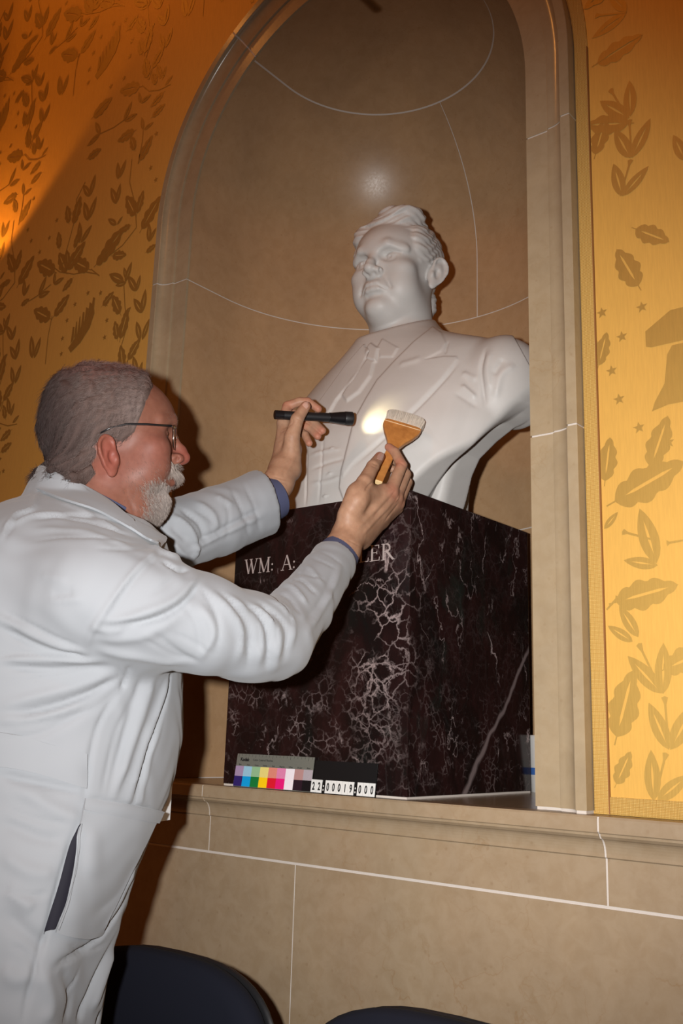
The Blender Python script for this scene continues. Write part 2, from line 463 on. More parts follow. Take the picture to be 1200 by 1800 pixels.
def smooth_by_angle(o, ang=35):
    me = o.data; bm = bmesh.new(); bm.from_mesh(me); bmesh.ops.recalc_face_normals(bm, faces=bm.faces); bm.to_mesh(me); bm.free(); me.polygons.foreach_set('use_smooth', np.ones(len(me.polygons), dtype=bool))
    bm = bmesh.new(); bm.from_mesh(me)
    for e in bm.edges:
        if len(e.link_faces) == 2 and e.calc_face_angle(0) > math.radians(ang): e.smooth = False
    bm.to_mesh(me); bm.free()
def cyl_stone(u0, u1, z0, z1, nz=2, gap=.0014, mat=None, thick=.02, off=0.0, name='niche_stone'):
    nu = max(8, int(90 * (u1 - u0))); g_ = []
    L = 2 * YS + math.pi * RN; du = gap / L
    for i in range(nu + 1):
        u = u0 + (du if u0 > 0 else 0) + (u1 - u0 - (du if u0 > 0 else 0) - (du if u1 < 1 else 0)) * i / nu; row = []
        for j in range(nz + 1):
            z = z0 + gap + (z1 - z0 - 2 * gap) * j / nz; q = niche_pt(u, z)
            if q[1] <= YS: n = (math.copysign(1, q[0]), 0, 0)
            else: n = (q[0] / RN, (q[1] - YS) / RN, 0)
            row.append((tuple(np.array(q) + np.array(n) * off), n))
        g_.append(row)
    o = shell(name, g_, thick, mat or M_NICHE, niche); smooth_by_angle(o); return o
ZJ1, ZJ2, ZJ3 = 1.667, 2.228, 2.736
cyl_stone(0, 1, ZT, ZJ1)
cyl_stone(0, 1, ZJ1, ZJ2)
def dome_pt(phi, z):
    """phi 0..pi left front -> right front; radius shrinks above the spring line"""
    r = RN if z <= ZS else math.sqrt(max(RN * RN - (z - ZS) ** 2, 0))
    # straight part in front keeps its depth
    return r
def dome_stone(u0, u1, zlist, gap=.0014, off=0.0, mat=None, name='niche_stone', capped=False):
    nu = max(10, int(90 * (u1 - u0))); g_ = []
    L = 2 * YS + math.pi * RN; du = gap / L
    for i in range(nu + 1):
        u = u0 + (du if u0 > 0 else 0) + (u1 - u0 - (du if u0 > 0 else 0) - (du if u1 < 1 else 0)) * i / nu; row = []
        s = u * L
        for z in zlist:
            r = dome_pt(0, z); nz = 0 if z <= ZS else (z - ZS) / RN; rr = r / RN
            if s < YS: q = (-r, .004 + s * (YS - .004) / YS, z); n = (-rr, 0, nz)
            elif s > L - YS: q = (r, .004 + (L - s) * (YS - .004) / YS, z); n = (rr, 0, nz)
            else:
                a = (s - YS) / RN; q = (-r * math.cos(a), YS + r * math.sin(a), z); n = (-rr * math.cos(a), rr * math.sin(a), nz)
            row.append((tuple(np.array(q) + np.array(n) * off), n))
        g_.append(row)
    o = shell(name, g_, .02, mat or M_NICHE, niche); smooth_by_angle(o); return o
def zl(a, b, n, gap=.0014): return [a + gap + (b - a - 2 * gap) * i / n for i in range(n + 1)]
def zl_s(a, b, n):
    t0, t1 = math.asin((a - ZS) / RN), math.asin(min(1, (b - ZS) / RN)); return [ZS + RN * math.sin(t0 + (t1 - t0) * i / n) for i in range(n + 1)]
zz = zl(ZJ2, ZS, 3)[:-1] + zl_s(ZS, ZJ3 - .0012, 14)
zz = zl(ZJ2, ZS, 3)[:-1] + zl_s(ZS, ZJ3 - .0012, 26)
dome_stone(0, .5, zz); dome_stone(.5, 1, zz)
dome_stone(0, 1, zl_s(ZJ3 + .0012, ZS + RN, 14))
# pale mortar showing in the joints
dome_stone(0, 1, zl(ZT, ZS, 4, 0)[:-1] + zl_s(ZS, ZS + RN, 24), gap=0, off=.0006, mat=M_GROUT, name='pointing')
# floor slab of the niche, flush with the sill
vs = []; nseg = 48
pl = [niche_pt(i / nseg, 0)[:2] for i in range(nseg + 1)]
pl = [(x * 1.02, y if abs(x) > RN - 1e-6 and y < YS else y + .01) for x, y in pl]; pl[0] = (-RN - .012, YB); pl[-1] = (RN + .012, YB)
n_ = len(pl); vs = [(x, y, ZT) for x, y in pl] + [(x, y, ZT - .04) for x, y in pl]
mk('niche_floor', vs, [tuple(range(n_)), tuple(range(2 * n_ - 1, n_ - 1, -1))] + [(i, (i + 1) % n_, n_ + (i + 1) % n_, n_ + i) for i in range(n_)], M_FRAME, niche)

# arch frame: profile swept round the opening, split at its joints
frame = thing('trim_2', (0, 0, ZT), None, 'x'); del frame['category']; frame['kind'] = 'structure'
prof = [(.0, .03), (.0, .0), (.042, .0), (.0425, -.0045), (.0455, -.005)] + \
       [(.0455 + .029 * (1 - math.cos(a)), -.005 - .0165 * math.sin(a) ** 1.0 * 1.0) for a in [math.pi / 2 * i / 8 for i in range(1, 9)]]
prof = [(.0, .006), (.0, .0), (.0415, .0), (.042, -.0042), (.0448, -.005)]
for i in range(1, 9):
    a = math.pi / 2 * i / 8; prof.append((.0448 + .030 * math.sin(a), -.005 - .0165 * (1 - math.cos(a))))
prof += [(.0752, -.0235), (.0765, -.0245), (.0925, -.0245), (.0935, -.0235), (.0935, .03)]
def path_pt(t):
    """t: 0..1 right jamb, 1..2 arch, 2..3 left jamb"""
    if t <= 1: return (0 + 1, 0, ZT + (ZS - ZT) * t, 0)
    if t <= 2: a = math.pi * (t - 1); return (math.cos(a), math.sin(a), ZS, 1)
    return (-1, 0, ZS - (ZS - ZT) * (t - 2), 0)
def frame_stone(t0, t1, off=0.0, name='frame_stone', mat=None, pr=None, parent=None):
    n = max(2, int(abs(t1 - t0) * 110)); vs = []; pr = pr or prof; k = len(pr)
    for i in range(n + 1):
        t = t0 + (t1 - t0) * i / n; nx, nz, zc, arc = path_pt(t)
        for (s, y) in pr:
            r = RN + s - (.0012 if s == 0 else 0); vs.append((nx * r, y + off, zc + nz * r))
    fs = grid_faces(n + 1, k) + [tuple(range(k)), tuple(range(len(vs) - 1, len(vs) - k - 1, -1))]
    o = mk(name, vs, fs, mat or M_FRAME, parent or frame); smooth_by_angle(o, 30); return o
tz = lambda z: (z - ZT) / (ZS - ZT)
gj = .0016 / (ZS - ZT)
a_j = 1 + math.radians(54.4) / math.pi; a_k = 1 + math.radians(125.6) / math.pi
cuts = [0.0022, tz(1.690), tz(2.246), a_j, a_k, 3 - tz(2.228), 3 - tz(1.667), 3 - .0022]
for a, b in zip(cuts[:-1], cuts[1:]):
    ga = gj if a < 1 or a > 2 else .0016 / (math.pi * RN); gb = gj if b < 1 or b > 2 else .0016 / (math.pi * RN)
    frame_stone(a + ga, b - gb)
pg = [(s - .0012 if s > .09 else s + .0012, y + .0012) for s, y in prof]
frame_stone(0, 3, name='pointing', mat=M_GROUT, pr=pg)

# braid along the frame and along the bottom of the silk
braid = thing('braid_edging', (.55, 0, ZT), 'woven gold braid glued along the stone arch and the bottom of the silk', 'trim'); 
bp = [(.0945, .0028), (.0945, -.0002), (.0965, -.0014), (.116, -.0014), (.1185, -.0002), (.1185, .0028)]
frame_stone(0.001, 2.999, name='arch_braid', mat=M_BRAID, pr=bp, parent=braid)
for x0, x1 in ((RN + .119, XR), (XL, -RN - .119)):
    box('base_braid', x0, x1, -.0014, .0028, ZT + .001, ZT + .025, M_BRAID, braid, bev=.0008)
box('seam_cord', RN + .1175, RN + .1193, -.0022, .0026, ZT + .001, ZS, simple('brown_seam_thread', (.22, .09, .02, 1), .7), braid)

# ---------------------------------------------------------------- woven damask motifs (flat, a fraction of a millimetre proud)
class Motifs:
    def __init__(s): s.polys = []
    def add(s, pts, c, ang, k):
        ca, sa = math.cos(ang) * k, math.sin(ang) * k
        s.polys.append([(c[0] + x * ca - z * sa, c[1] + x * sa + z * ca) for x, z in pts])
    def laurel(s, c, ang, L, W=None, slit=True):
        W = W or L * .34; n = 9; up_ = []; 
        for i in range(n + 1):
            t = i / n; w_ = W / 2 * (math.sin(math.pi * t ** .85)) ** .8 * 1.0
            up_.append((t * L, w_))
        if slit:
            sl = [(t * L, .07 * W * math.sin(math.pi * min(1, max(0, (t - .18) / .6)))) for t in [i / n for i in range(n + 1)]]
            top = up_ + sl[::-1]; s.add(top, c, ang, 1); s.add([(x, -z) for x, z in top][::-1], c, ang, 1)
        else: s.add(up_ + [(x, -z) for x, z in up_[::-1]], c, ang, 1)
    def oak(s, c, ang, L, W=None):
        W = W or L * .42; n = 26; up_ = []
        for i in range(n + 1):
            t = i / n; env = W / 2 * math.sin(math.pi * min(1, max(0, (t - .12) / .88)) ** .8) ** .7 + .012 * L
            lob = .72 + .28 * abs(math.sin(math.pi * 4.0 * (t - .1))); up_.append((t * L, env * (lob if t > .15 else .8)))
        up_.append((L * 1.02, 0)); 
        sl = [(t * L, .045 * W if .3 < t < .8 else 0.0) for t in [i / 8 for i in range(9)]]
        top = up_ + sl[::-1]; s.add(top, c, ang, 1); s.add([(x, -z) for x, z in top][::-1], c, ang, 1)
    def stem(s, c, ang, L, w_=.004): s.add([(0, -w_ * .3), (L * .85, -w_ * .4), (L, -w_ * 1.1), (L * 1.03, 0), (L, w_ * 1.1), (L * .85, w_ * .4), (0, w_ * .3)], c, ang, 1)
    def vee(s, c, ang, L, spread=.34, stem=True):
        """two laurel leaves and a stem springing from c"""
        s.laurel(c, ang + spread, L); s.laurel(c, ang - spread * 1.1, L * .95)
        if stem: s.stem(c, ang, L * .78, L * .05)
    def star(s, c, r=.009, ang=.1): s.add([((r if i % 2 == 0 else r * .42) * math.cos(math.pi * i / 5 + math.pi / 2), (r if i % 2 == 0 else r * .42) * math.sin(math.pi * i / 5 + math.pi / 2)) for i in range(10)], c, ang, 1)
    def line(s, pts, w_=.003):
        for a, b in zip(pts[:-1], pts[1:]):
            d = Vector((b[0] - a[0], b[1] - a[1])).normalized(); n = Vector((-d.y, d.x)) * w_ / 2
            s.polys.append([(a[0] - n.x, a[1] - n.y), (b[0] - n.x, b[1] - n.y), (b[0] + n.x, b[1] + n.y), (a[0] + n.x, a[1] + n.y)])
    def bell(s, c, k=1):
        s.add([(-.055, 0), (-.03, .006), (.03, .006), (.055, 0), (.05, .014), (.034, .04), (.028, .085), (.02, .098), (-.02, .098), (-.028, .085), (-.034, .04), (-.05, .014)][::1], c, 0, k)
        s.add([(-.06, .105), (-.052, .102), (.052, .102), (.06, .105), (.06, .13), (.02, .155), (-.02, .155), (-.06, .13)], c, 0, k)
    def feather(s, c, ang, k=1):
        s.add([(0, -.03), (.06, -.045), (.13, -.04), (.18, -.012), (.19, .01), (.12, .012), (.04, 0), (0, 0)], c, ang, k)
        for i in range(7):
            t = .02 + i * .024; s.add([(t, .004), (t + .02, .002), (t + .052, .042 + .010 * math.sin(i)), (t + .046, .052)], c, ang, k)
    def build(s, name, mat, parent, y):
        vs = []; fs = []
        for i_, p_ in enumerate(s.polys):
            b = len(vs); vs += [(x, y - (i_ % 41) * 9e-6, z) for x, z in p_]; fs.append(tuple(range(b, b + len(p_))))
            ar = sum(p_[i][0] * p_[(i + 1) % len(p_)][1] - p_[(i + 1) % len(p_)][0] * p_[i][1] for i in range(len(p_)))
            if ar < 0: fs[-1] = fs[-1][::-1]
        me = bpy.data.meshes.new(name); me.from_pydata(vs, [], fs); me.update()
        return link(name, me, mat, parent, kind='stuff')
def wp(px, py): q = onY(px, py, YF); return (q[0], q[2])
def ang_of(a, b): a, b = wp(*a), wp(*b); return math.atan2(b[1] - a[1], b[0] - a[0]), math.hypot(b[0] - a[0], b[1] - a[1])
# right-hand panel, motif by motif
mo = Motifs()
def LF(a, b, W=None, oak=False, mo_=None):
    mo_ = mo_ or mo; an, L = ang_of(a, b); (mo_.oak if oak else mo_.laurel)(wp(*a), an, L, W)
def ST(a, b, w_=.0045, mo_=None): an, L = ang_of(a, b); (mo_ or mo).stem(wp(*a), an, L, w_)
for a, b in [((1101, 22), (1040, 68)), ((1101, 20), (1070, -10)), ((1108, 205), (1106, 142)), ((1106, 208), (1054, 178)), ((1108, 278), (1080, 228)), ((1110, 278), (1143, 208)),
             ((1094, 345), (1078, 288)), ((1094, 345), (1140, 292)), ((1154, 990), (1124, 894)), ((1156, 994), (1096, 985)), ((1122, 1120), (1088, 1065)), ((1112, 1128), (1068, 1100)),
             ((1163, 1219), (1103, 1153)), ((1165, 1220), (1166, 1130)), ((1176, 1318), (1140, 1235)), ((1178, 1318), (1222, 1235)), ((1149, 1408), (1144, 1318)), ((1155, 1408), (1210, 1362)),
             ((1046, 640), (1040, 585)), ((1062, 930), (1086, 900))]: LF(a, b)
for a, b in [((1040, 118), (1128, 62)), ((1044, 280), (1065, 205)), ((1066, 890), (1200, 812)), ((1062, 855), (1072, 770)), ((1070, 1062), (1190, 1028)), ((1080, 1310), (1112, 1180)),
             ((1080, 1385), (1108, 1322)), ((1050, 650), (1066, 585)), ((1110, 400), (1175, 425))]: LF(a, b, oak=True)
for a, b in [((1103, 208), (1073, 158)), ((1110, 276), (1106, 212)), ((1090, 345), (1108, 282)), ((1152, 950), (1095, 935)), ((1161, 1212), (1123, 1133)), ((1175, 1308), (1168, 1226)), ((1152, 1400), (1170, 1325)),
             ((1200, 950), (1172, 955)), ((1101, 22), (1047, 28)), ((1066, 1072), (1086, 1050))]: ST(a, b)
mo.add([(x, z) for x, z in [(0, 0), (.02, .004), (.05, .016), (.07, .03), (.05, .01), (.03, -.004)]], wp(1124, 985), math.radians(60), .0001)
for s_ in [(1093, 592), (1075, 652), (1088, 702), (1123, 752), (1175, 778), (1128, 540), (1058, 550)]: mo.star(wp(*s_), .0098)
bc = wp(1200, 700); mo.bell((bc[0] + .008, bc[1] - .012), 1.02)
for dx in (.28, .56, .84, 1.12, 1.4, 1.7):            # further along the wall, outside the frame
    for k in range(9):
        mo.vee((.44 + dx, 1.2 + k * .30), 1.5 + .3 * math.sin(k), .055); mo.oak((.36 + dx, 1.3 + k * .30), .4 + k * .8, .09); mo.star((.50 + dx, 1.34 + k * .3))
mo.build('woven_motif', M_WOVEN, fab, YF - .0006)
# left-hand panel: one repeat traced from the cloth, repeated as the loom does
ml = Motifs(); DX, DZ = .533, .811
unit = Motifs()
def U(fn, *a, **k): getattr(unit, fn)(*a, **k)
for a, b in [((115, 480), (150, 425)), ((100, 480), (66, 462)), ((118, 482), (104, 445)), ((165, 470), (205, 425)), ((172, 465), (218, 400)), ((195, 450), (222, 448)), ((245, 410), (282, 345)),
             ((178, 540), (200, 513)), ((92, 562), (60, 545)), ((92, 560), (122, 518)), ((160, 475), (128, 458)), ((130, 487), (110, 512)), ((240, 382), (222, 345)), ((240, 380), (252, 335)),
             ((213, 555), (198, 520)), ((215, 560), (230, 540)), ((207, 600), (202, 565)), ((210, 602), (225, 545)), ((120, 470), (118, 440)), ((130, 440), (140, 405)), ((105, 440), (103, 408)),
             ((128, 400), (142, 345)), ((122, 395), (118, 362)), ((232, 395), (210, 408)), ((255, 445), (275, 430))]: LF(a, b, oak=True, mo_=unit)
for a, b in [((155, 388), (148, 355)), ((156, 386), (170, 345)), ((140, 427), (140, 390)), ((142, 427), (162, 395)), ((158, 345), (146, 325)), ((158, 345), (168, 306)), ((262, 425), (262, 392)), ((262, 425), (275, 400)),
             ((68, 520), (82, 485)), ((68, 522), (88, 512)), ((30, 535), (32, 512)), ((32, 535), (12, 552)), ((95, 500), (97, 478)), ((95, 500), (113, 488)), ((240, 512), (225, 485)), ((240, 512), (247, 483)),
             ((250, 550), (235, 525)), ((250, 550), (256, 508)), ((247, 598), (240, 565)), ((250, 598), (263, 560)), ((218, 495), (192, 482)), ((220, 497), (232, 460)), ((222, 490), (218, 470)), ((222, 497), (203, 502)),
             ((57, 630), (55, 590)), ((60, 630), (72, 592)), ((205, 358), (195, 330)), ((205, 357), (212, 322)), ((208, 315), (207, 285)), ((210, 313), (222, 280)), ((205, 395), (190, 385)), ((206, 395), (216, 380))]: LF(a, b, mo_=unit)
def L2(pts, w_=.003): unit.line([wp(*p_) for p_ in pts], w_)
L2([(172, 482), (150, 478), (130, 482), (105, 478), (95, 470)]); L2([(160, 473), (175, 485)]); L2([(172, 465), (215, 432), (240, 400), (238, 360), (228, 320), (232, 280)])
L2([(110, 465), (120, 430), (132, 385), (135, 350), (150, 320)]); L2([(218, 500), (220, 540), (225, 570), (213, 610)]); L2([(30, 535), (50, 530), (66, 520), (90, 500)]); L2([(92, 555), (85, 590), (80, 640)])
for s_ in [(155, 515), (177, 515), (132, 535), (187, 535), (118, 563), (188, 563), (110, 595), (184, 593), (108, 622), (100, 387), (87, 418), (70, 443), (52, 450), (265, 295), (274, 316), (290, 322)]: unit.star(wp(*s_), .0085)
for a, b in [((250, 152), (211, 160)), ((290, 160), (265, 188)), ((265, 208), (290, 183)), ((240, 228), (207, 248)), ((238, 266), (230, 240)), ((243, 288), (268, 238)), ((272, 90), (270, 57)),
             ((265, 125), (288, 82)), ((260, 140), (255, 103)), ((285, 75), (296, 25)), ((152, 280), (178, 262)), ((160, 210), (197, 172)), ((275, 150), (268, 128))]: LF(a, b, oak=True, mo_=unit)
for a, b in [((247, 180), (244, 162)), ((247, 181), (266, 166)), ((218, 212), (232, 178)), ((219, 213), (242, 200)), ((252, 228), (249, 206)), ((253, 228), (270, 215)), ((283, 42), (265, 20)), ((285, 40), (281, 5)),
             ((285, 140), (292, 115)), ((176, 235), (168, 215)), ((176, 235), (153, 257)), ((283, 138), (276, 112)), ((290, 150), (304, 132))]: LF(a, b, mo_=unit)
L2([(176, 235), (200, 224), (218, 211)]); L2([(250, 150), (262, 160), (280, 158), (300, 148)]); L2([(262, 140), (275, 95), (288, 50), (284, 10)]); L2([(252, 228), (250, 250), (243, 288)])
for s_ in [(240, 108), (218, 137), (250, 78), (253, 52), (243, 20), (225, 27), (195, 152), (275, 235), (293, 202)]: unit.star(wp(*s_), .0085)
an, L = ang_of((125, 615), (170, 540)); unit.feather(wp(120, 612), an - .1, L / .19 * .98)
def _keep(p_):
    cx = sum(a[0] for a in p_) / len(p_); cz = sum(a[1] for a in p_) / len(p_)
    return -1.10 <= cx < -.567 and 2.12 <= cz < 2.931
unit.polys = [p_ for p_ in unit.polys if _keep(p_)]
for i in range(-5, 2):
    for j in range(-2, 4):
        for p_ in unit.polys:
            q = [(x + i * DX, z + j * DZ) for x, z in p_]
            cx = sum(a[0] for a in q) / len(q); cz = sum(a[1] for a in q) / len(q)
            if cx > XR - .1 or cx < XL + .1 or cz > ZC - .1 or cz < ZT + .04: continue
            rr = math.hypot(cx, max(0, cz - ZS))
            if rr < RN + .13 or cx > .2: continue
            ml.polys.append(q)
ml.build('woven_motif', M_WOVEN, fab, YF - .0006)
# ================================================================ heads (shared sculpting), in a head frame: x right of the sitter's left = +L, y forward = F, z up, metres
def head_sdf(q, o):
    """q: points (L, F, U). o: dict of options"""
    ST = 1.0 if o.get('stern') else 0.0
    ax = np.abs(q[:, 0]); s = q.copy(); s[:, 0] = ax
    X = lambda l, f, u: (l / 1000, f / 1000, u / 1000)
    d = ell(s, X(0, 0, 46), X(76, 99, 84))
    d = smin(d, ell(s, X(0, 38, 44), X(63, 60, 56)), .02)
    d = smin(d, ell(s, X(0, 42, -12), X(60, 46, 62)), .02)                  # mid face
    d = smin(d, ell(s, X(o.get('jaw', 30) * .55, 32, -52), X(o.get('jw', 36), 48, 38)), .022)    # jaw
    d = smin(d, ell(s, X(0, 76, -82), X(22, 17, 17)), .016)                   # chin
    d = smin(d, ell(s, X(44, 60, -6), X(24, 24, 17)), .018)                  # cheek bones
    d = smin(d, ell(s, X(40, 52, -36), X(22, 28, 26)), .022)                 # cheeks / jowl
    d = smin(d, chain(s, [X(6, 90, 33) + (.008,), X(28, 91, 40) + (.009,), X(52, 72, 34) + (.008,)], .004), .010)   # brows
    # sockets
    sk = o.get('sock', 0.0); d = smax(d, -ell(s, X(33, 97, 17), X(19 + 2.5 * sk, 16 + 2.5 * sk, 12.5 + 1.5 * sk)), .009 - .003 * sk)
    # eye with lids
    if sk: d = smax(d, -chain(s, [X(20, 92, 26) + (.0022,), X(34, 91, 29) + (.0022,), X(50, 78, 22) + (.0018,)], .002), .003)
    e = sph(s, X(31.5, 71 + sk, 15), .0130)
    d = smin(d, e, .002)
    lid = np.maximum(sph(s, X(31.5, 71.3, 15), .0152), -(s[:, 2] - .0185 + .12 * (s[:, 1] - .08)))
    lid2 = np.maximum(sph(s, X(31.5, 71, 14.5), .0148), (s[:, 2] - .0100))
    if o.get('squint'): lid = np.maximum(sph(s, X(31.5, 71.3, 15), .0152), -(s[:, 2] - .0165))
    d = smin(smin(d, lid, .0015), lid2, .002)
    if o.get('pupil'): d = smax(d, -sph(s, X(31.5, 85.5, 16), .0036), .001)
    # nose
    nl = o.get('nose', 0)
    d = smin(d, chain(s, [X(0, 89, 30) + (.0085,), X(0, 97 + nl * .5, 16) + (.0075,), X(0, 107 + nl, 0) + (.0085,), X(0, 110 + nl, -11) + (.0110,)], .004), .008)
    d = smin(d, ell(s, X(0, 96, -14), X(12, 14, 10)), .008)
    d = smin(d, ell(s, X(13, 97, -16), X(8.5, 12, 8.5)), .004)
    d = smax(d, -ell(s, X(7.5, 104 + nl * .5, -25), X(4, 6, 4)), .003)
    # muzzle and lips
    d = smin(d, ell(s, X(0, 74, -44), X(28, 24, 24)), .014)
    d = smin(d, chain(s, [X(0, 96, -41) + (.0052,), X(10, 94, -42) + (.0052,), X(24, 84, -49 - 4 * ST) + (.003,)], .003), .005)
    d = smin(d, chain(s, [X(0, 94, -53) + (.0062,), X(11, 92, -53) + (.0056,), X(22, 84, -50.5 - 3 * ST) + (.003,)], .003), .005)
    d = smax(d, -chain(s, [X(0, 101, -47) + (.0012,), X(12, 99, -47.3) + (.0012,), X(27, 86, -51.5 - 5 * ST) + (.0018,)], .001), .0025)
    d = smax(d, -chain(s, [X(0, 96, -66) + (.004,), X(14, 91, -66) + (.003,)], .002), .008)
    d = smax(d, -chain(s, [X(0, 101, -30) + (.0018,), X(0, 101, -36) + (.0018,)], .001), .004)
    d = smax(d, -chain(s, [X(17, 99, -16) + (.0016,), X(27, 90.5, -33) + (.0020,), X(34, 82.5, -52) + (.0014,)], .002), .007)
    if o.get('bags'): d = smin(d, chain(s, [X(20, 82, 2) + (.003,), X(34, 80, -2) + (.004,), X(46, 68, 4) + (.003,)], .002), .005)
    # neck
    nr = o.get('neck', 57) / 1000; nf = o.get('neckf', 0) / 1000
    d = smin(d, cap(s, (0, -.012, -.03), (0, -.030 + nf, -.17), nr, nr * 1.12), .025)
    d = smin(d, ell(s, X(0, 38 + o.get('dchin', 0), -86), X(34, 34, 20 + o.get('dchin', 0))), .02)
    # ears
    er = ear_sdf(s, o)
    return smin(d, er, .004)
def ear_sdf(s, o):
    c = np.array(o.get('earc', [.0775, -.012, .004])); es = o.get('ears', 1.0); q = (s - A(c)) / es
    a = math.radians(o.get('eara', 26)); ta = math.radians(-10)
    # local: n outward, t forward, z up, tilted
    n_ = np.array([math.cos(a), math.sin(a), 0]); t_ = np.array([-math.sin(a), math.cos(a), 0])
    qn = q @ A(n_); qt = q @ A(t_); qz = q[:, 2]
    ct, st = math.cos(ta), math.sin(ta); y = qt * ct - qz * st; z = qt * st + qz * ct
    L = np.stack([qn, y, z], 1)
    base = ell(L, (.0022, 0, .004), (.0072, .0165, .030))
    base = smin(base, ell(L, (.002, .006, -.026), (.005, .009, .011)), .006)
    rim = [(.005, .013, .006), (.008, .012, .026), (.0085, -.001, .034), (.009, -.014, .024), (.009, -.017, .006), (.007, -.011, -.014), (.004, -.001, -.026)]
    d = smin(base, chain(L, [tuple(r_) + (.0032 if i_ < 11 else .0022,) for i_, r_ in enumerate(resample(rim, 15))], .001), .0022)
    d = smax(d, -ell(L, (.012, .0035, -.004), (.0088, .0085, .0135)), .002)
    d = smax(d, -chain(L, [(.0095, .006, .020, .0018), (.0100, -.003, .022, .0019), (.0108, -.0085, .012, .0018), (.0105, -.009, -.002, .0015)], .001), .002)
    d = smin(d, ell(L, (.006, .0125, -.006), (.004, .0035, .006)), .002)
    d = smin(d, chain(L, [(.004, .006, .030, .0042), (.004, -.006, .029, .0045), (.004, -.0125, .020, .0045), (.004, -.0145, .006, .0045), (.0035, -.010, -.010, .0045)], .002), .002)
    return smin(d * es, ell(s, (c[0] - .0075, c[1] + .010, c[2] - .004), (.008, .008, .019 * es)), .005)
def frame_from(fwd, upv):
    f = np.array(fwd, float); f /= np.linalg.norm(f); u = np.array(upv, float); u -= f * (u @ f); u /= np.linalg.norm(u)
    l = np.cross(u, f)          # sitter's left
    return np.stack([l, f, u], 1)          # columns L, F, U in world axes

# ================================================================ marble pedestal
def rosso():
    m = NT('dark_veined_marble', .13, .3); v = m.coord('Object')
    def warp(scale, amt, src=None):
        src = src or v
        dn = m.n('ShaderNodeTexNoise'); dn.inputs['Scale'].default_value = scale; dn.inputs['Detail'].default_value = 6; dn.inputs['Roughness'].default_value = .6; m.l(v, dn.inputs['Vector'])
        a = m.n('ShaderNodeVectorMath', operation='MULTIPLY_ADD'); m.l(dn.outputs['Color'], a.inputs[0]); a.inputs[1].default_value = (amt,) * 3; m.l(src, a.inputs[2]); return a.outputs[0]
    def cells(scale, wv, w0, w1):
        vd = m.n('ShaderNodeTexVoronoi', feature='DISTANCE_TO_EDGE'); vd.inputs['Scale'].default_value = scale; m.l(wv, vd.inputs['Vector'])
        return m.ramp(vd.outputs['Distance'], [(0, (1, 1, 1)), (w0, (.5,) * 3), (w1, (0, 0, 0))])
    def ridge(scale, wv, w_, det=3):
        r_ = m.math('ABSOLUTE', m.math('SUBTRACT', m.noise(wv, scale, det, .5), .5)); return m.ramp(r_, [(0, (1, 1, 1)), (w_, (0, 0, 0))])
    def gate(scale, lo, hi): return m.ramp(m.noise(v, scale, 4, .6), [(lo, (0, 0, 0)), (hi, (1, 1, 1))])
    sx = m.n('ShaderNodeSeparateXYZ'); m.l(v, sx.inputs[0])
    nX, nY = sx.outputs[0], sx.outputs[1]; nZ = m.math('SUBTRACT', sx.outputs[2], 1.097)
    zs = m.coord('Object', (1, 1, .45)); w3 = warp(7, .10, zs)
    base = m.ramp(m.noise(w3, 11, 8, .65, .5), [(.30, (.0055, .006, .0055)), (.46, (.0085, .0045, .0042)), (.60, (.017, .0066, .0064)), (.78, (.0075, .0080, .0072))])
    thin = m.math('MULTIPLY', ridge(6.5, w3, .0060), gate(8, .53, .60))
    thin2 = m.math('MULTIPLY', ridge(15, w3, .011, 4), gate(11, .52, .62))
    band = m.ramp(m.math('ABSOLUTE', m.math('SUBTRACT', nX, m.math('MULTIPLY_ADD', nZ, .10, .135))), [(.02, (1, 1, 1)), (.085, (0, 0, 0))])
    zb = m.ramp(nZ, [(.0, (.1,) * 3), (.16, (.55,) * 3), (.22, (1, 1, 1)), (.33, (1, 1, 1)), (.42, (.15,) * 3)])
    yb = m.ramp(nY, [(.0, (1, 1, 1)), (.07, (0,) * 3)])
    low = m.ramp(nZ, [(.13, (1, 1, 1)), (.22, (0,) * 3)]); lowx = m.ramp(nX, [(.0, (.75,) * 3), (.08, (.3,) * 3)])
    web = m.math('MULTIPLY', cells(34, warp(22, .05), .025, .075), gate(15, .42, .54))
    web2 = m.math('MULTIPLY', cells(60, warp(30, .03), .035, .10), gate(19, .49, .58))
    A_ = m.math('MULTIPLY', m.math('MULTIPLY', band, zb), yb)
    wsum = m.math('ADD', m.math('MULTIPLY', web, m.math('MULTIPLY_ADD', A_, 1.0, .03)), m.math('MULTIPLY', web2, m.math('MULTIPLY_ADD', m.math('MULTIPLY', low, lowx), .60, .05)))
    # the long pale vein that climbs the right-hand side
    path = m.math('MULTIPLY_ADD', nY, 1.15, -.192)
    wob = m.math('MULTIPLY', m.math('SUBTRACT', m.noise(v, 9, 3), .5), .06)
    dl = m.math('ABSOLUTE', m.math('SUBTRACT', m.math('SUBTRACT', nZ, path), wob))
    lng = m.math('MULTIPLY', m.ramp(dl, [(.0045, (1, 1, 1)), (.0095, (0, 0, 0))]), m.ramp(nX, [(.19, (0, 0, 0)), (.21, (1, 1, 1))]))
    lng = m.math('MULTIPLY', lng, m.ramp(nZ, [(.27, (1, 1, 1)), (.31, (0, 0, 0))]))
    f = m.math('MAXIMUM', m.math('MAXIMUM', m.math('MULTIPLY', thin, .8), m.math('MULTIPLY', thin2, .42)), m.math('MAXIMUM', m.math('MULTIPLY', lng, .32), m.math('MULTIPLY', wsum, .68)), clamp=True)
    green = m.ramp(m.noise(w3, 9, 5, .6, .4), [(.60, (0, 0, 0)), (.72, (1, 1, 1))])
    c = m.mix(m.math('MULTIPLY', green, .5), base, (.011, .020, .016, 1))
    m.color(m.mix(f, c, (.40, .31, .30, 1))); return m.m
M_ROSSO = rosso()
PX, PY0, PY1, PZ = .2155, -.017, .414, 1.626
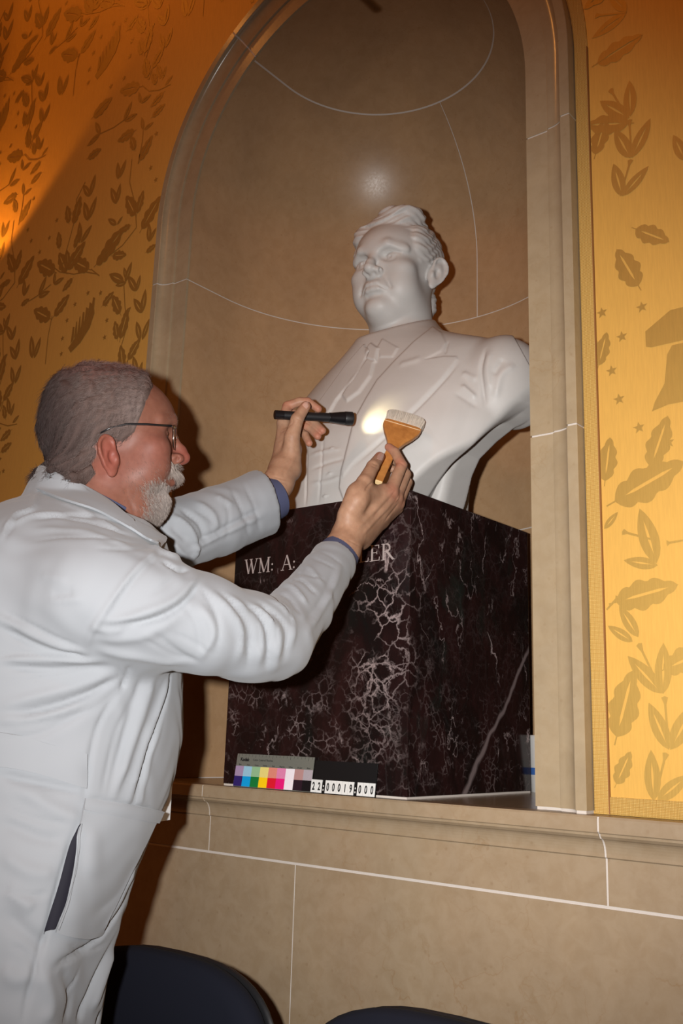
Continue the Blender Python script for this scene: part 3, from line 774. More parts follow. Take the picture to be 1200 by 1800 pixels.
ped = thing('pedestal', (0, 0, ZT), 'dark maroon marble block veined in white, with carved capitals, under the bust', 'pedestal')
box('block', -PX, PX, PY0, PY1, ZT + .0035, PZ, M_ROSSO, ped, bev=.0012)
box('bedding_joint', -PX + .001, PX - .001, PY0 + .0015, PY1 - .001, ZT, ZT + .004, M_GROUT, ped, label='white bedding joint under the marble block')
def letter_polys(ch):
    """serif capitals from thick and thin strokes in a unit box: returns (advance, list of polygons)"""
    T, H, S = .125, .045, .05
    def st(x0, y0, x1, y1, w): 
        dx, dy = x1 - x0, y1 - y0; L = math.hypot(dx, dy); nx, ny = -dy / L * w / 2, dx / L * w / 2
        return [(x0 - nx, y0 - ny), (x1 - nx, y1 - ny), (x1 + nx, y1 + ny), (x0 + nx, y0 + ny)]
    def sf(x, y, w=.26): return [(x - w / 2, y - .022), (x + w / 2, y - .022), (x + w / 2, y + .022), (x - w / 2, y + .022)]
    if ch == 'W': return 1.22, [st(.10, 1, .38, 0, T), st(.38, 0, .62, .98, H), st(.56, 1, .80, 0, T), st(.80, 0, 1.08, 1, H), sf(.10, 1), sf(.56, 1), sf(1.08, 1, .22)]
    if ch == 'M': return 1.15, [st(.18, 0, .18, 1, H), st(.18, 1, .55, .02, T), st(.55, .02, .92, 1, H), st(.92, 0, .92, 1, T), sf(.18, 0), sf(.92, 0, .3), sf(.14, 1, .22), sf(.96, 1, .24)]
    if ch == 'A': return .98, [st(.12, 0, .46, 1, H), st(.46, 1, .84, 0, T), st(.24, .36, .68, .36, H), sf(.12, 0), sf(.84, 0, .3)]
    if ch == 'L': return .80, [st(.22, 0, .22, 1, T), st(.16, .025, .74, .025, H), st(.73, 0, .75, .26, H), sf(.22, 1, .34), sf(.22, 0, .3)]
    if ch == 'E': return .82, [st(.22, 0, .22, 1, T), st(.16, .025, .74, .025, H), st(.16, .975, .70, .975, H), st(.22, .52, .56, .52, H), st(.73, 0, .75, .24, H), st(.69, .78, .69, 1, H), st(.56, .42, .56, .62, H), sf(.16, 1, .2), sf(.16, 0, .2)]
    if ch == 'R':
        ps = [st(.22, 0, .22, 1, T), sf(.22, 0, .32), sf(.16, 1, .2)]; c = []
        for i in range(9):
            a = math.pi / 2 - math.pi * i / 8; c.append((.42 + .24 * math.cos(a), .75 + .235 * math.sin(a)))
        for a, b in zip(c[:-1], c[1:]): ps.append(st(*a, *b, .10))
        ps += [st(.2, .985, .44, .985, H), st(.2, .515, .44, .515, H), st(.44, .53, .90, .0, T), sf(.93, 0, .16)]; return .98, ps
    if ch == ':' : return .36, [[(.12 + .07 * math.cos(a), y + .07 * math.sin(a)) for a in [2 * math.pi * i / 8 for i in range(8)]] for y in (.12, .5)]
    if ch == '.' : return .30, [[(.12 + .07 * math.cos(a), .1 + .07 * math.sin(a)) for a in [2 * math.pi * i / 8 for i in range(8)]]]
M_CUT = simple('pale_cut_letter', (.30, .25, .235, 1), .7, .3)
def inscribe(text, x, z, h, kx):
    for ch in text:
        if ch == ' ': x += .55 * h * kx; continue
        adv, ps = letter_polys(ch); bm = bmesh.new()
        for i, pg_ in enumerate(ps):
            y0 = PY0 - .0004 - i * .00002; a = [bm.verts.new((x + p_[0] * h * kx, y0, z + p_[1] * h)) for p_ in pg_]; b = [bm.verts.new((x + p_[0] * h * kx, PY0 + .002, z + p_[1] * h)) for p_ in pg_]
            bm.faces.new(a); bm.faces.new(b[::-1]); n = len(a)
            for j in range(n): bm.faces.new((a[j], b[j], b[(j + 1) % n], a[(j + 1) % n]))
        bm_obj('letter', bm, M_CUT, ped); x += adv * h * kx
    return x
lz = onY(560, 985, PY0)
z_l, z_r = onY(440, 1008, PY0), onY(640, 988, PY0)
HL = (onY(442, 985, PY0) - onY(442, 1010, PY0))[2]
inscribe('WM: A:', onY(430, 1000, PY0)[0], z_l[2] - .0005, HL, 1.04)
inscribe('LER', onY(629, 990, PY0)[0], z_r[2], HL, 1.08)

# ================================================================ white marble bust
def marble():
    m = NT('white_marble', .5, .3); v = m.coord('Object')
    n1 = m.noise(v, 5, 5, .6, .8)
    m.color(m.ramp(n1, [(.35, (.385, .370, .352)), (.65, (.435, .417, .398))])); m.set('Subsurface Weight', .12); m.set('Subsurface Radius', (.010, .008, .006)); m.set('Subsurface Scale', .4)
    m.bump(m.noise(v, 130, 3), .05, .0006); return m.m
M_MARBLE = marble()
HB = np.array([-.004, .235, 2.185]); HBR = frame_from((.06, -1.0, .02), (0, .03, 1)); HK = 1.06
_TZ = A([1.58, 1.64, 1.70, 1.78, 1.85, 1.90, 1.94, 1.965, 1.985, 2.005, 2.035, 2.065, 2.10, 2.14])
_WL = A([.27, .285, .305, .335, .348, .346, .326, .288, .236, .178, .125, .096, .074, .060])
_WR = A([.190, .205, .222, .242, .250, .240, .205, .178, .150, .126, .096, .080, .068, .056])
_FY = A([.004, .003, .010, .028, .056, .080, .100, .112, .121, .130, .144, .158, .178, .195])
_BY = A([.34, .34, .35, .355, .355, .35, .345, .34, .335, .33, .32, .31, .30, .29])
def soften(zs, vals, sig):
    g = np.linspace(zs[0], zs[-1], 240); v = np.interp(g, zs, vals); k = np.exp(-(np.arange(-30, 31) * (g[1] - g[0]) / sig) ** 2); k /= k.sum()
    return g.astype(np.float32), np.convolve(np.pad(v, 30, mode='edge'), k, 'valid').astype(np.float32)
_TG, _WL = soften(_TZ, _WL, .014); _, _WR = soften(_TZ, _WR, .014); _, _FY = soften(_TZ, _FY, .014); _, _BY = soften(_TZ, _BY, .014); _TZ = _TG
def torso_sdf(p):
    z = p[:, 2]; wl = np.interp(z, _TZ, _WL); wr = np.interp(z, _TZ, _WR); fy = np.interp(z, _TZ, _FY); by = np.interp(z, _TZ, _BY)
    yc = .235; x = p[:, 0]; rx = np.where(x > 0, wl, wr); ry = np.where(p[:, 1] < yc, yc - fy, by - yc)
    n = 2.35; e = (np.abs(x / rx) ** n + np.abs((p[:, 1] - yc) / ry) ** n) ** (1 / n)
    d = ((e - 1) * np.minimum(rx, ry) * .85).astype(np.float32)
    return smax(d, (z - 2.035 - .45 * (p[:, 1] - .14)) * .9, .006)
def bust_sdf(p):
    q = ((p - A(HB)) @ A(HBR)) / HK; q[:, 0] /= 1.07
    d = head_sdf(q, dict(nose=-1, jaw=44, jw=42, neck=60, neckf=6, dchin=8, bags=True, pupil=True, stern=True, eara=30, earc=[.081, -.012, .004], sock=1.0)) * HK
    sy = np.stack([np.abs(q[:, 0]), q[:, 1], q[:, 2]], 1)
    # heavy brows and a firm lower face
    d = smin(d, chain(sy, [(.009, .090, .034, .0055), (.030, .0925, .041, .0065), (.058, .068, .031, .006)], .004) * HK, .006)
    # hair swept over the crown, full at the sides and behind
    hr = ell(q, (0, -.012, .060), (.081, .099, .087))
    hr = smin(hr, ell(q, (.002, .043, .108), (.054, .038, .024)), .010)
    hr = smin(hr, ell(q, (.020, .030, .128), (.050, .050, .020)), .012)
    hr = smin(hr, ell(sy, (.066, .022, .058), (.016, .036, .040)), .012)
    hr = smin(hr, ell(q, (0, -.062, -.03), (.052, .035, .052)), .02)
    hr = smax(hr, -ell(q, (0, .125, .012), (.078, .092, .084)), .004)
    hr = smin(hr, ell(q, (-.046, .046, .092), (.028, .034, .030)), .008)
    hr = smax(hr, -ell(sy, (.088, .020, -.020), (.034, .040, .044)), .006)
    fl = q[:, 2] * 230 + q[:, 1] * 120 - q[:, 0] * 40 + 1.6 * np.sin(q[:, 0] * 40 + 1.2)
    w_ = .0014 * np.sin(fl) + .0010 * np.sin(fl * 2.3 + 2 * np.sin(q[:, 1] * 60)) + .0005 * np.sin(fl * 5.1)
    side = np.clip((np.abs(q[:, 0]) - .045) / .02, 0, 1)
    w2 = .0014 * np.sin(q[:, 2] * 260 + q[:, 1] * 150 + 2 * np.sin(q[:, 1] * 70)) + .0008 * np.sin(q[:, 2] * 520 - q[:, 1] * 130)
    d = smin(d, hr * HK + w_ * (1 - side) + w2 * side, .003)
    t = torso_sdf(p)
    t = smin(t, ell(p, (.292, .205, 1.868), (.066, .092, .100)), .022)      # his left sleeve head
    d = smin(d, cap(p, (-.002, .250, 2.12), (.006, .235, 1.98), .060, .066), .006)
    # lower outline: scooped edge rising from the plinth to each shoulder
    x = p[:, 0]; xr = np.maximum(x - .135, 0); xl = np.maximum(-x - .128, 0)
    zc_ = 1.622 + .82 * xr + .7 * xr ** 2 + .010 * np.sin(x * 38) * (xr > 0) + 1.9 * xl + 1.0 * np.clip(p[:, 1] - .105, 0, .085) * np.clip((np.abs(x) - .09) / .07, 0, 1) * np.clip((.34 - np.abs(x)) / .09, 0, 1)
    body = smax(t, (zc_ - p[:, 2]) * .7, .006)
    body = smax(body, (p[:, 1] - .265 - 1.6 * np.maximum(p[:, 2] - 1.81, 0) - 6 * np.clip(.13 - np.abs(x), 0, .1)) * .6, .01)
    d = smin(d, body, .005)
    # web behind the front shell, with its own concave outline
    z2 = np.interp(x, A([-.30, -.22, -.15, -.12, .150, .172, .186, .205, .245, .29, .34, .40]), A([1.86, 1.80, 1.72, 1.60, 1.60, 1.66, 1.71, 1.745, 1.775, 1.80, 1.82, 1.83]))
    web = smax(t + .026, (z2 - p[:, 2]) * .45, .006); web = smax(web, p[:, 2] - 1.92, .01); web = smax(web, .150 - p[:, 1], .02); web = smax(web, p[:, 1] - np.where(np.abs(x) > .12, .235, .30), .01)
    d = smin(d, web, .004)
    return smax(d, 1.6275 - p[:, 2], .001)
import time; _t = time.time()
bv, bf = mesh_sdf(bust_sdf, (-.34, -.04, 1.615), (.42, .42, 2.36), .0022)
bv = smooth_mesh(bv, bf, 1, .4)
def px_dist_poly(x, y, poly):
    d = np.full(len(x), 1e9); n = len(poly)
    for i in range(n):
        a = np.array(poly[i], float); b = np.array(poly[(i + 1) % n], float); ab = b - a
        t = np.clip(((x - a[0]) * ab[0] + (y - a[1]) * ab[1]) / (ab @ ab + 1e-9), 0, 1)
        d = np.minimum(d, np.hypot(x - a[0] - t * ab[0], y - a[1] - t * ab[1]))
    return np.where(inpoly(x, y, poly), d, -d)
def raise_poly(v, f, poly, h_, soft=2.0, mask=None, curve=None):
    """lift the part of a surface inside an outline (traced on the photo) by h_ metres, with a soft-edged step"""
    nv = vnormals(v, f); view = CAM - v; view /= np.linalg.norm(view, axis=1)[:, None]
    px, py = project(v); s_ = np.clip(px_dist_poly(px, py, poly) / soft + .5, 0, 1); s_ = s_ * s_ * (3 - 2 * s_)
    m_ = ((nv * view).sum(1) > -.05)
    if mask is not None: m_ &= mask(v)
    return v + nv * (s_ * m_ * h_)[:, None]
front = lambda v: v[:, 1] < .30
clothes = [
 # vest below everything, then the jacket fronts, then lapels, collar
 ([(760, 577), (727, 603), (693, 637), (663, 670), (643, 703), (623, 740), (610, 790), (600, 830), (597, 858), (604, 878), (640, 905), (900, 905), (960, 700), (900, 590), (830, 590), (785, 585)], .0045, 3),
 ([(760, 575), (727, 601), (693, 635), (663, 668), (643, 701), (622, 740), (610, 790), (600, 828), (603, 838), (622, 812), (677, 762), (733, 711), (775, 668), (804, 632), (802, 627), (779, 627), (748, 632), (775, 618), (784, 604), (775, 585)], .0020, 4.5),
 ([(640, 606), (606, 646), (560, 710), (548, 735), (552, 745), (575, 735), (592, 705), (622, 668), (640, 640), (648, 622)], .0050, 2.5),
 ([(644, 634), (658, 638), (652, 662), (632, 690), (610, 706), (602, 696), (614, 672), (632, 648)], .0045, 5),     # tie
 ([(652, 604), (666, 614), (661, 637), (645, 633), (643, 616)], .0060, 4),                                             # knot
 ([(672, 596), (700, 612), (690, 628), (668, 628), (664, 610)], .0025, 3)]
for poly, h_, so in clothes: bv = raise_poly(bv, bf, poly, h_, so, front)
bl = [([(853, 613), (845, 647), (848, 680), (853, 713)], .004, -.0045), ([(862, 615), (856, 650), (862, 690)], .006, .003), ([(810, 677), (837, 700)], .005, .004), ([(800, 690), (840, 716)], .005, -.002),
      ([(812, 655), (838, 668)], .006, .003), ([(870, 700), (880, 660), (905, 640)], .007, .0035), ([(866, 660), (885, 630)], .006, -.003), ([(787, 600), (782, 622)], .0022, -.0025),
      ([(806, 638), (776, 673), (735, 716), (679, 767), (624, 817)], .0030, -.0026),
      ([(539, 784), (537, 888)], .0028, -.0030), ([(568, 770), (560, 885)], .0024, -.0020), ([(545, 800), (575, 792), (598, 790)], .004, .0022), ([(548, 824), (580, 812), (605, 806)], .004, -.0022),
      ([(545, 850), (575, 846), (598, 838)], .004, .002), 
      ([(584, 787), (584, 789)], .0055, .004), ([(579, 832), (579, 834)], .0055, .004), ([(572, 871), (572, 873)], .0055, .004), ([(588, 742), (588, 744)], .0055, .004),
      ([(700, 642), (740, 630)], .008, .002), ([(640, 770), (690, 720)], .012, .002), ([(690, 805), (760, 760)], .02, .003)]
bv = strokes(bv, bf, bl)
bv = smooth_mesh(bv, bf, 1, .5)
print('bust', len(bv), round(time.time() - _t, 1))
bust = mk('marble_bust', bv, bf, M_MARBLE, smooth=True, label='white marble bust of a man in suit and tie, standing in the niche', cat='bust')
# ================================================================ the conservator
UPW = np.array([0, 0, 1.0])
rh = np.array([right[0], right[1], 0]); rh /= np.linalg.norm(rh)
hv = np.array([-back[0], -back[1], 0]); hv /= np.linalg.norm(hv)
def headmat(yaw, pitch):
    f = math.cos(math.radians(yaw)) * rh + math.sin(math.radians(yaw)) * hv
    f = f * math.cos(math.radians(pitch)) + UPW * math.sin(math.radians(pitch)); return frame_from(f, UPW)
def skin_mat():
    m = NT('skin', .5, .2); v = m.coord(); at = m.n('ShaderNodeAttribute', attribute_name='tint')
    n1 = m.noise(v, 90, 4, .6); n2 = m.noise(v, 380, 3)
    c = m.mix(1, at.outputs['Color'], m.ramp(n1, [(.3, (.86, .80, .78)), (.7, (1.08, 1.06, 1.05))]), 'MULTIPLY')
    m.color(c); m.set('Subsurface Weight', .15); m.set('Subsurface Radius', (.012, .004, .002)); m.set('Subsurface Scale', .35)
    m.bump(m.math('ADD', n1, m.math('MULTIPLY', n2, .6)), .14, .0008); return m.m
M_SKIN = skin_mat()
def hair_mat():
    m = NT('grey_hair', .55, .35); at = m.n('ShaderNodeAttribute', attribute_name='tint'); m.color(at.outputs['Color']); return m.m
M_HAIR = hair_mat()
def cloth_mat(name, c, rough=.75, weave=900, bump=.12):
    m = NT(name, rough, .25); v = m.coord(); n1 = m.noise(v, weave, 2); n2 = m.noise(v, 9, 3)
    m.color(m.mix(.5, c, m.ramp(n2, [(.35, [x * .94 for x in c[:3]]), (.65, c[:3])])))
    m.bump(n1, bump, .0004); m.set('Sheen Weight', .12 if c[0] > .1 else 0.0); return m.m
M_COAT = cloth_mat('white_cotton_coat', (.212, .222, .236, 1))
M_NAVY = cloth_mat('navy_shirt', (.055, .062, .115, 1))
M_TROUSER = cloth_mat('dark_trousers', (.0045, .004, .0095, 1))

person = thing('person', (*P(95, 1500, 1.40)[:2], 0), 'grey bearded man in glasses and white lab coat, reaching toward the marble bust', 'person')

# ---------------------------------------------------------------- head and neck
HM = P(194, 796, 1.475); HMR = headmat(16, 8); HMK = .99
MO = dict(nose=0, jaw=38, jw=38, neck=56, neckf=-2, dchin=7, squint=True, earc=[.0775, -.010, -.026], ears=.86)
def man_head(p):
    q = ((p - A(HM)) @ A(HMR)) / HMK
    s = q.copy(); s[:, 1] = np.where(s[:, 1] < -.03, -.03 + (s[:, 1] + .03) * 1.12, s[:, 1])
    s[:, 1] = s[:, 1] + .012 * np.clip((-.035 - s[:, 2]) / .05, 0, 1)          # set the chin back a little
    d = head_sdf(s, MO) * HMK
    # fuller neck running into the collar, folds under the jaw
    nb = P(150, 905, 1.45)
    d = smin(d, cap(p, HM + HMR @ np.array([0, -.020, -.055]), nb, .060, .070), .02)
    d = smin(d, ell(q, (0, .026, -.096), (.045, .042, .026)), .02)
    for a_, b_ in (((240, 850), (262, 920)), ((222, 862), (238, 905))):
        d = smax(d, -cap(p, P(*a_, 1.41), P(*b_, 1.42), .0015), .004)
    return d
_t = time.time()
hv_, hf_ = mesh_sdf(man_head, HM - .22, HM + .22, .0019)
hv_ = smooth_mesh(hv_, hf_, 1, .4)
# tidy: keep what lies above the collar
q = ((hv_ - HM) @ HMR) / HMK
def shade_head(q):
    n = len(q); c = np.tile(np.array([.158, .068, .045]), (n, 1))
    def blob(cen, r, col, k=1.0):
        nonlocal c
        w_ = np.exp(-(((q - A(cen)) / A(r)) ** 2).sum(1))[:, None] * k; c = c * (1 - w_) + np.array(col) * w_
    for sx_ in (-1, 1):
        blob((sx_ * .078, -.010, -.026), (.02, .03, .04), (.225, .062, .046), .9)      # ears
        blob((sx_ * .052, .060, -.015), (.03, .03, .03), (.185, .062, .046), .7)
        blob((sx_ * .062, .040, -.040), (.03, .04, .04), (.17, .070, .052), .6)
    blob((0, .112, -.010), (.018, .02, .018), (.22, .058, .044), .9)
    blob((0, .06, .08), (.05, .05, .04), (.185, .080, .056), .6)
    blob((0, -.02, .135), (.07, .08, .03), (.16, .06, .044), .7)
    blob((0, .095, -.048), (.026, .02, .008), (.15, .050, .040), .7)
    blob((0, .03, -.15), (.08, .08, .05), (.165, .062, .044), .7)
    return c
hc_ = shade_head(q)
print('head', len(hv_), round(time.time() - _t, 1)); _t = time.time()

# ---------------------------------------------------------------- hands (points: photo pixel, distance, radius in mm)
def C4(*L): return [tuple(P(a, b, c)) + (r / 1000,) for a, b, c, r in L]
def hand_R(p):
    d = chain(p, C4((560, 1035, 1.50, 34), (600, 968, 1.585, 29), (618, 930, 1.62, 28)), .01)
    # palm: fan of metacarpals
    for L in (((612, 935, 1.605, 20), (650, 890, 1.64, 17), (686, 864, 1.668, 12.5)), ((622, 938, 1.62, 20), (662, 896, 1.655, 17), (695, 874, 1.685, 12)),
              ((630, 942, 1.635, 20), (668, 905, 1.67, 16), (699, 884, 1.70, 11.5)), ((634, 948, 1.65, 18), (668, 915, 1.69, 15), (697, 893, 1.715, 11))):
        d = smin(d, chain(p, C4(*L), .006), .014)
    d = smin(d, chain(p, C4((612, 905, 1.60, 18), (628, 868, 1.61, 17.5), (645, 862, 1.63, 13)), .006), .014)
    d = smin(d, chain(p, C4((628, 880, 1.60, 17), (642, 870, 1.625, 13), (672, 862, 1.66, 11)), .006), .012)
    fing = [C4((686, 864, 1.668, 12.0), (706, 818, 1.705, 9.6), (694, 795, 1.725, 8.6), (683, 786, 1.735, 7.4)),      # index
            C4((695, 874, 1.685, 11.5), (713, 834, 1.725, 9.4), (699, 812, 1.752, 8.4), (686, 806, 1.756, 7.2)),      # middle
            C4((699, 884, 1.70, 11), (716, 848, 1.740, 9.0), (702, 828, 1.768, 8.2), (688, 824, 1.768, 7.0)),          # ring
            C4((697, 893, 1.715, 10), (711, 865, 1.750, 8.0), (700, 850, 1.772, 7.2), (688, 846, 1.77, 6.4))]           # little
    fd = None
    for L in fing:
        e = chain(p, L, .0015); fd = e if fd is None else smin(fd, e, .0012)
    d = smin(d, fd, .005)
    th = chain(p, C4((628, 868, 1.605, 14.5), (640, 848, 1.620, 13.0), (655, 820, 1.655, 10.8), (667, 803, 1.688, 8.8)), .003)
    d = smin(d, th, .007)
    return d
def hand_L(p):
    d = chain(p, C4((455, 905, 1.70, 32), (488, 850, 1.745, 27), (500, 825, 1.765, 27)), .01)
    for L in (((492, 826, 1.775, 20), (500, 785, 1.80, 17), (498, 745, 1.815, 12)), ((498, 826, 1.785, 19), (500, 785, 1.815, 15), (497, 760, 1.835, 12)),
              ((508, 822, 1.77, 19), (513, 790, 1.785, 17), (512, 765, 1.79, 14)), ((510, 828, 1.785, 17), (512, 800, 1.81, 15), (507, 775, 1.835, 12))):
        d = smin(d, chain(p, C4(*L), .006), .014)
    fing = [C4((498, 742, 1.815, 11.5), (505, 714, 1.832, 9.4), (527, 706, 1.832, 8.4), (541, 706, 1.830, 7.8), (559, 719, 1.825, 7.2)),   # index over the top
            C4((500, 752, 1.832, 11), (516, 728, 1.850, 9.0), (546, 738, 1.842, 8.4), (566, 757, 1.828, 7.6)),
            C4((503, 762, 1.838, 10.5), (520, 742, 1.850, 8.8), (546, 754, 1.838, 8.0), (558, 767, 1.826, 7.2)),
            C4((507, 772, 1.836, 10), (522, 754, 1.838, 8.2), (536, 765, 1.822, 7.6), (543, 779, 1.808, 6.8))]
    fd = None
    for L in fing:
        e = chain(p, L, .0015); fd = e if fd is None else smin(fd, e, .0012)
    d = smin(d, fd, .005)
    th = chain(p, C4((512, 800, 1.768, 17), (513, 768, 1.768, 14), (522, 737, 1.772, 11.5), (537, 714, 1.782, 9.2)), .003)
    return smin(d, th, .007)
def bounds(pts, pad):
    a = np.array([P(*q[:3]) for q in pts]); return a.min(0) - pad, a.max(0) + pad
rlo, rhi = bounds([(560, 1035, 1.50), (718, 780, 1.80), (600, 968, 1.58), (640, 960, 1.62), (680, 900, 1.78)], .035)
rv, rf = mesh_sdf(hand_R, rlo, rhi, .0016); rv = smooth_mesh(rv, rf, 1, .4)
rv = strokes(rv, rf, [([(641, 862), (650, 852), (658, 846)], .0016, -.0022), ([(652, 818), (664, 824)], .0010, -.0008), ([(654, 814), (666, 819)], .0010, -.0007), ([(702, 812), (712, 820)], .0012, -.0008),
                      ([(684, 868), (650, 905), (622, 935)], .004, .0012), ([(694, 878), (662, 912), (634, 942)], .004, .0014), ([(690, 871), (655, 910)], .003, -.0010),
                      ([(700, 886), (676, 916)], .003, -.0012), ([(610, 948), (636, 962)], .0015, -.0006), ([(688, 862), (690, 866)], .006, .0012), ([(698, 875), (699, 878)], .005, .0015)])
llo, lhi = bounds([(455, 905, 1.70), (500, 700, 1.86), (572, 780, 1.80), (540, 700, 1.78), (480, 860, 1.74)], .04)
lv, lf = mesh_sdf(hand_L, llo, lhi, .0016); lv = smooth_mesh(lv, lf, 1, .4)
lv = strokes(lv, lf, [([(494, 760), (506, 752)], .0014, -.0010), ([(520, 735), (530, 740)], .001, -.0008), ([(505, 752), (515, 742), (512, 735)], .0012, -.001), ([(482, 838), (512, 846)], .0012, -.0008), ([(480, 843), (508, 852)], .0012, -.0008), ([(500, 835), (520, 800)], .004, .0012)])
def shade_hand(v, tips, nail=None):
    c = np.tile(np.array([.300, .176, .112]), (len(v), 1))
    for (a, b, z_, r) in tips:
        w_ = np.exp(-(np.linalg.norm(v - P(a, b, z_), axis=1) / r) ** 2)[:, None] * .75; c = c * (1 - w_) + np.array([.34, .135, .09]) * w_
    return c
rc = shade_hand(rv, [(683, 786, 1.73, .014), (667, 800, 1.68, .012), (702, 815, 1.70, .012), (688, 866, 1.66, .016), (700, 880, 1.69, .014), (612, 945, 1.60, .004)])
lc = shade_hand(lv, [(559, 719, 1.82, .012), (541, 706, 1.83, .012), (505, 714, 1.83, .016), (537, 714, 1.78, .010), (566, 757, 1.82, .012), (558, 767, 1.82, .012), (543, 779, 1.80, .012), (525, 750, 1.84, .02)])
print('hands', len(rv), len(lv), round(time.time() - _t, 1)); _t = time.time()

# ---------------------------------------------------------------- torso sections: photo row, front and back outline columns, half width
ZB = 1.40; AB = math.radians(15)
FB = math.cos(AB) * rh + math.sin(AB) * hv; LB = np.cross(UPW, FB)
W0 = P(95, 1200, ZB)
_sec = [(850, 185, 50, .055), (868, 205, 10, .085), (888, 215, -25, .118), (915, 230, -62, .152), (950, 246, -92, .182), (1000, 270, -118, .204), (1080, 296, -138, .212), (1180, 309, -148, .205),
        (1290, 317, -145, .198), (1380, 303, -132, .200), (1430, 286, -124, .205), (1520, 254, -124, .212), (1580, 238, -126, .214), (1640, 222, -128, .214), (1720, 212, -130, .214), (1800, 205, -132, .216), (2050, 205, -136, .222)]
_sz = A([P(95, r[0], ZB)[2] for r in _sec])[::-1]
_sf = A([(r[1] - 95) / FPX * ZB / math.cos(AB) for r in _sec])[::-1]; _sb = A([(95 - r[2]) / FPX * ZB / math.cos(AB) for r in _sec])[::-1]; _sw = A([r[3] for r in _sec])[::-1]
_g, _sf = soften(_sz, _sf, .022); _, _sb = soften(_sz, _sb, .022); _, _sw = soften(_sz, _sw, .022); _sz = _g
def trunk(p, grow=0.0):
    q = p - A(W0); f = q @ A(FB); l = q @ A(LB) - .008; z = p[:, 2]
    sf = np.interp(z, _sz, _sf) + grow; sb = np.interp(z, _sz, _sb) + grow; sw = np.interp(z, _sz, _sw) + grow
    cf = (sf - sb) / 2; hd = (sf + sb) / 2; n = 2.3
    e = (np.abs((f - cf) / hd) ** n + np.abs(l / sw) ** n) ** (1 / n)
    return smax(((e - 1) * np.minimum(hd, sw) * .8).astype(np.float32), z - _sz[-1] + .02, .01)
SH_R = (168, 1045, 1.262); EL_R = (470, 1128, 1.345); WR_R = (588, 985, 1.565)
SH_L = (150, 985, 1.60); EL_L = (290, 945, 1.60); WR_L = (466, 882, 1.722)
def sleeveR(p):
    d = chain(p, C4((*SH_R, 78), (260, 1070, 1.27, 72), (360, 1098, 1.29, 64), (440, 1120, 1.33, 57)), .01)
    d = smin(d, chain(p, C4((440, 1120, 1.33, 57), (482, 1125, 1.36, 54), (530, 1070, 1.44, 45), (*WR_R, 37.5)), .01), .02)
    return d
def sleeveL(p):
    return chain(p, C4((*SH_L, 80), (*EL_L, 60), (380, 917, 1.66, 58), (*WR_L, 57)), .01)
axR = (P(*WR_R) - P(530, 1070, 1.44)); axR /= np.linalg.norm(axR)
axL = (P(*WR_L) - P(380, 917, 1.66)); axL /= np.linalg.norm(axL)
# cuff planes, tilted as the openings in the photo
cufR_n = axR + .25 * (P(640, 930, 1.6) - P(600, 980, 1.6)) / .1 * 0
cufL_n = axL + .32 * right
def coat_sdf(p):
    t = trunk(p)
    # collar round the neck
    nb, nt = P(142, 905, 1.45), P(172, 838, 1.455)
    ax_ = (nt - nb) / np.linalg.norm(nt - nb)
    colr = cap(p, nb - ax_ * .03, nt, .090, .083); hole = cap(p, nb + ax_ * .02, nt + ax_ * .3, .072, .072)
    A3 = [P(92, 836, 1.50), P(150, 860, 1.37), P(236, 921, 1.44)]
    tn = np.cross(A3[1] - A3[0], A3[2] - A3[0]); tn = tn if tn[2] > 0 else -tn; tn /= np.linalg.norm(tn); topd = plane(p, A3[0], tn)
    near = cap(p, nb - ax_ * .2, nt + ax_ * .2, .135, .135)
    d = smax(t, np.minimum(topd, .05) - np.clip(near, 0, .2) * 1.4, .008)
    d = smin(d, ell(p, P(180, 975, 1.37), (.09, .09, .060)), .04)
    d = smax(d, topd - np.clip(near, 0, .2) * 1.4, .006)
    top = topd
    eR = cap(p, P(*WR_R), P(*WR_R) + axR * .04, .0385, .0385); eL = cap(p, P(*WR_L) - axL * .03, P(*WR_L) + axL * .05, .058, .060)
    sR = smax(np.minimum(sleeveR(p), eR), plane(p, P(*WR_R), cufR_n), .0012)
    sL = smax(np.minimum(sleeveL(p), eL), plane(p, P(*WR_L), cufL_n), .0012)
    d = smin(d, sR, .045); d = smin(d, sL, .022)
    d = smin(d, smax(colr, top, .003), .012)
    d = smax(d, -smax(hole, -plane(p, nb, ax_) - .0, .01), .003)
    # hollow cuffs
    d = smax(d, -cap(p, P(*WR_R) - axR * .004, P(*WR_R) + axR * .1, .0300), .002)
    d = smax(d, -cap(p, P(*WR_L) - axL * .020, P(*WR_L) + axL * .1, .0480), .002)
    # open below: hem
    d = smax(d, .60 - p[:, 2], .004)
    # soft large scale drape
    q = p - A(W0)
    low = np.clip((1.12 - p[:, 2]) / .3, 0, 1)
    d = d - .006 * low * np.sin((q @ A(LB)) * 34 + (q @ A(FB)) * 30 + 1.0)
    return d
clo = np.minimum(W0 - .42, P(*WR_L) - .1); clo[2] = .59
pts_ = np.array([P(*WR_R), P(*WR_L), W0, P(*EL_R), P(*SH_L), P(150, 820, 1.45)])
clo = np.minimum(pts_.min(0) - .12, W0 - np.abs(FB) * .24 - np.abs(LB) * .26); chi = np.maximum(pts_.max(0) + .12, W0 + np.abs(FB) * .24 + np.abs(LB) * .26); clo[2] = .585
cv, cf_ = mesh_sdf(coat_sdf, clo, chi, .0038)
print('coat', len(cv), round(time.time() - _t, 1)); _t = time.time()
cv = smooth_mesh(cv, cf_, 2, .5)
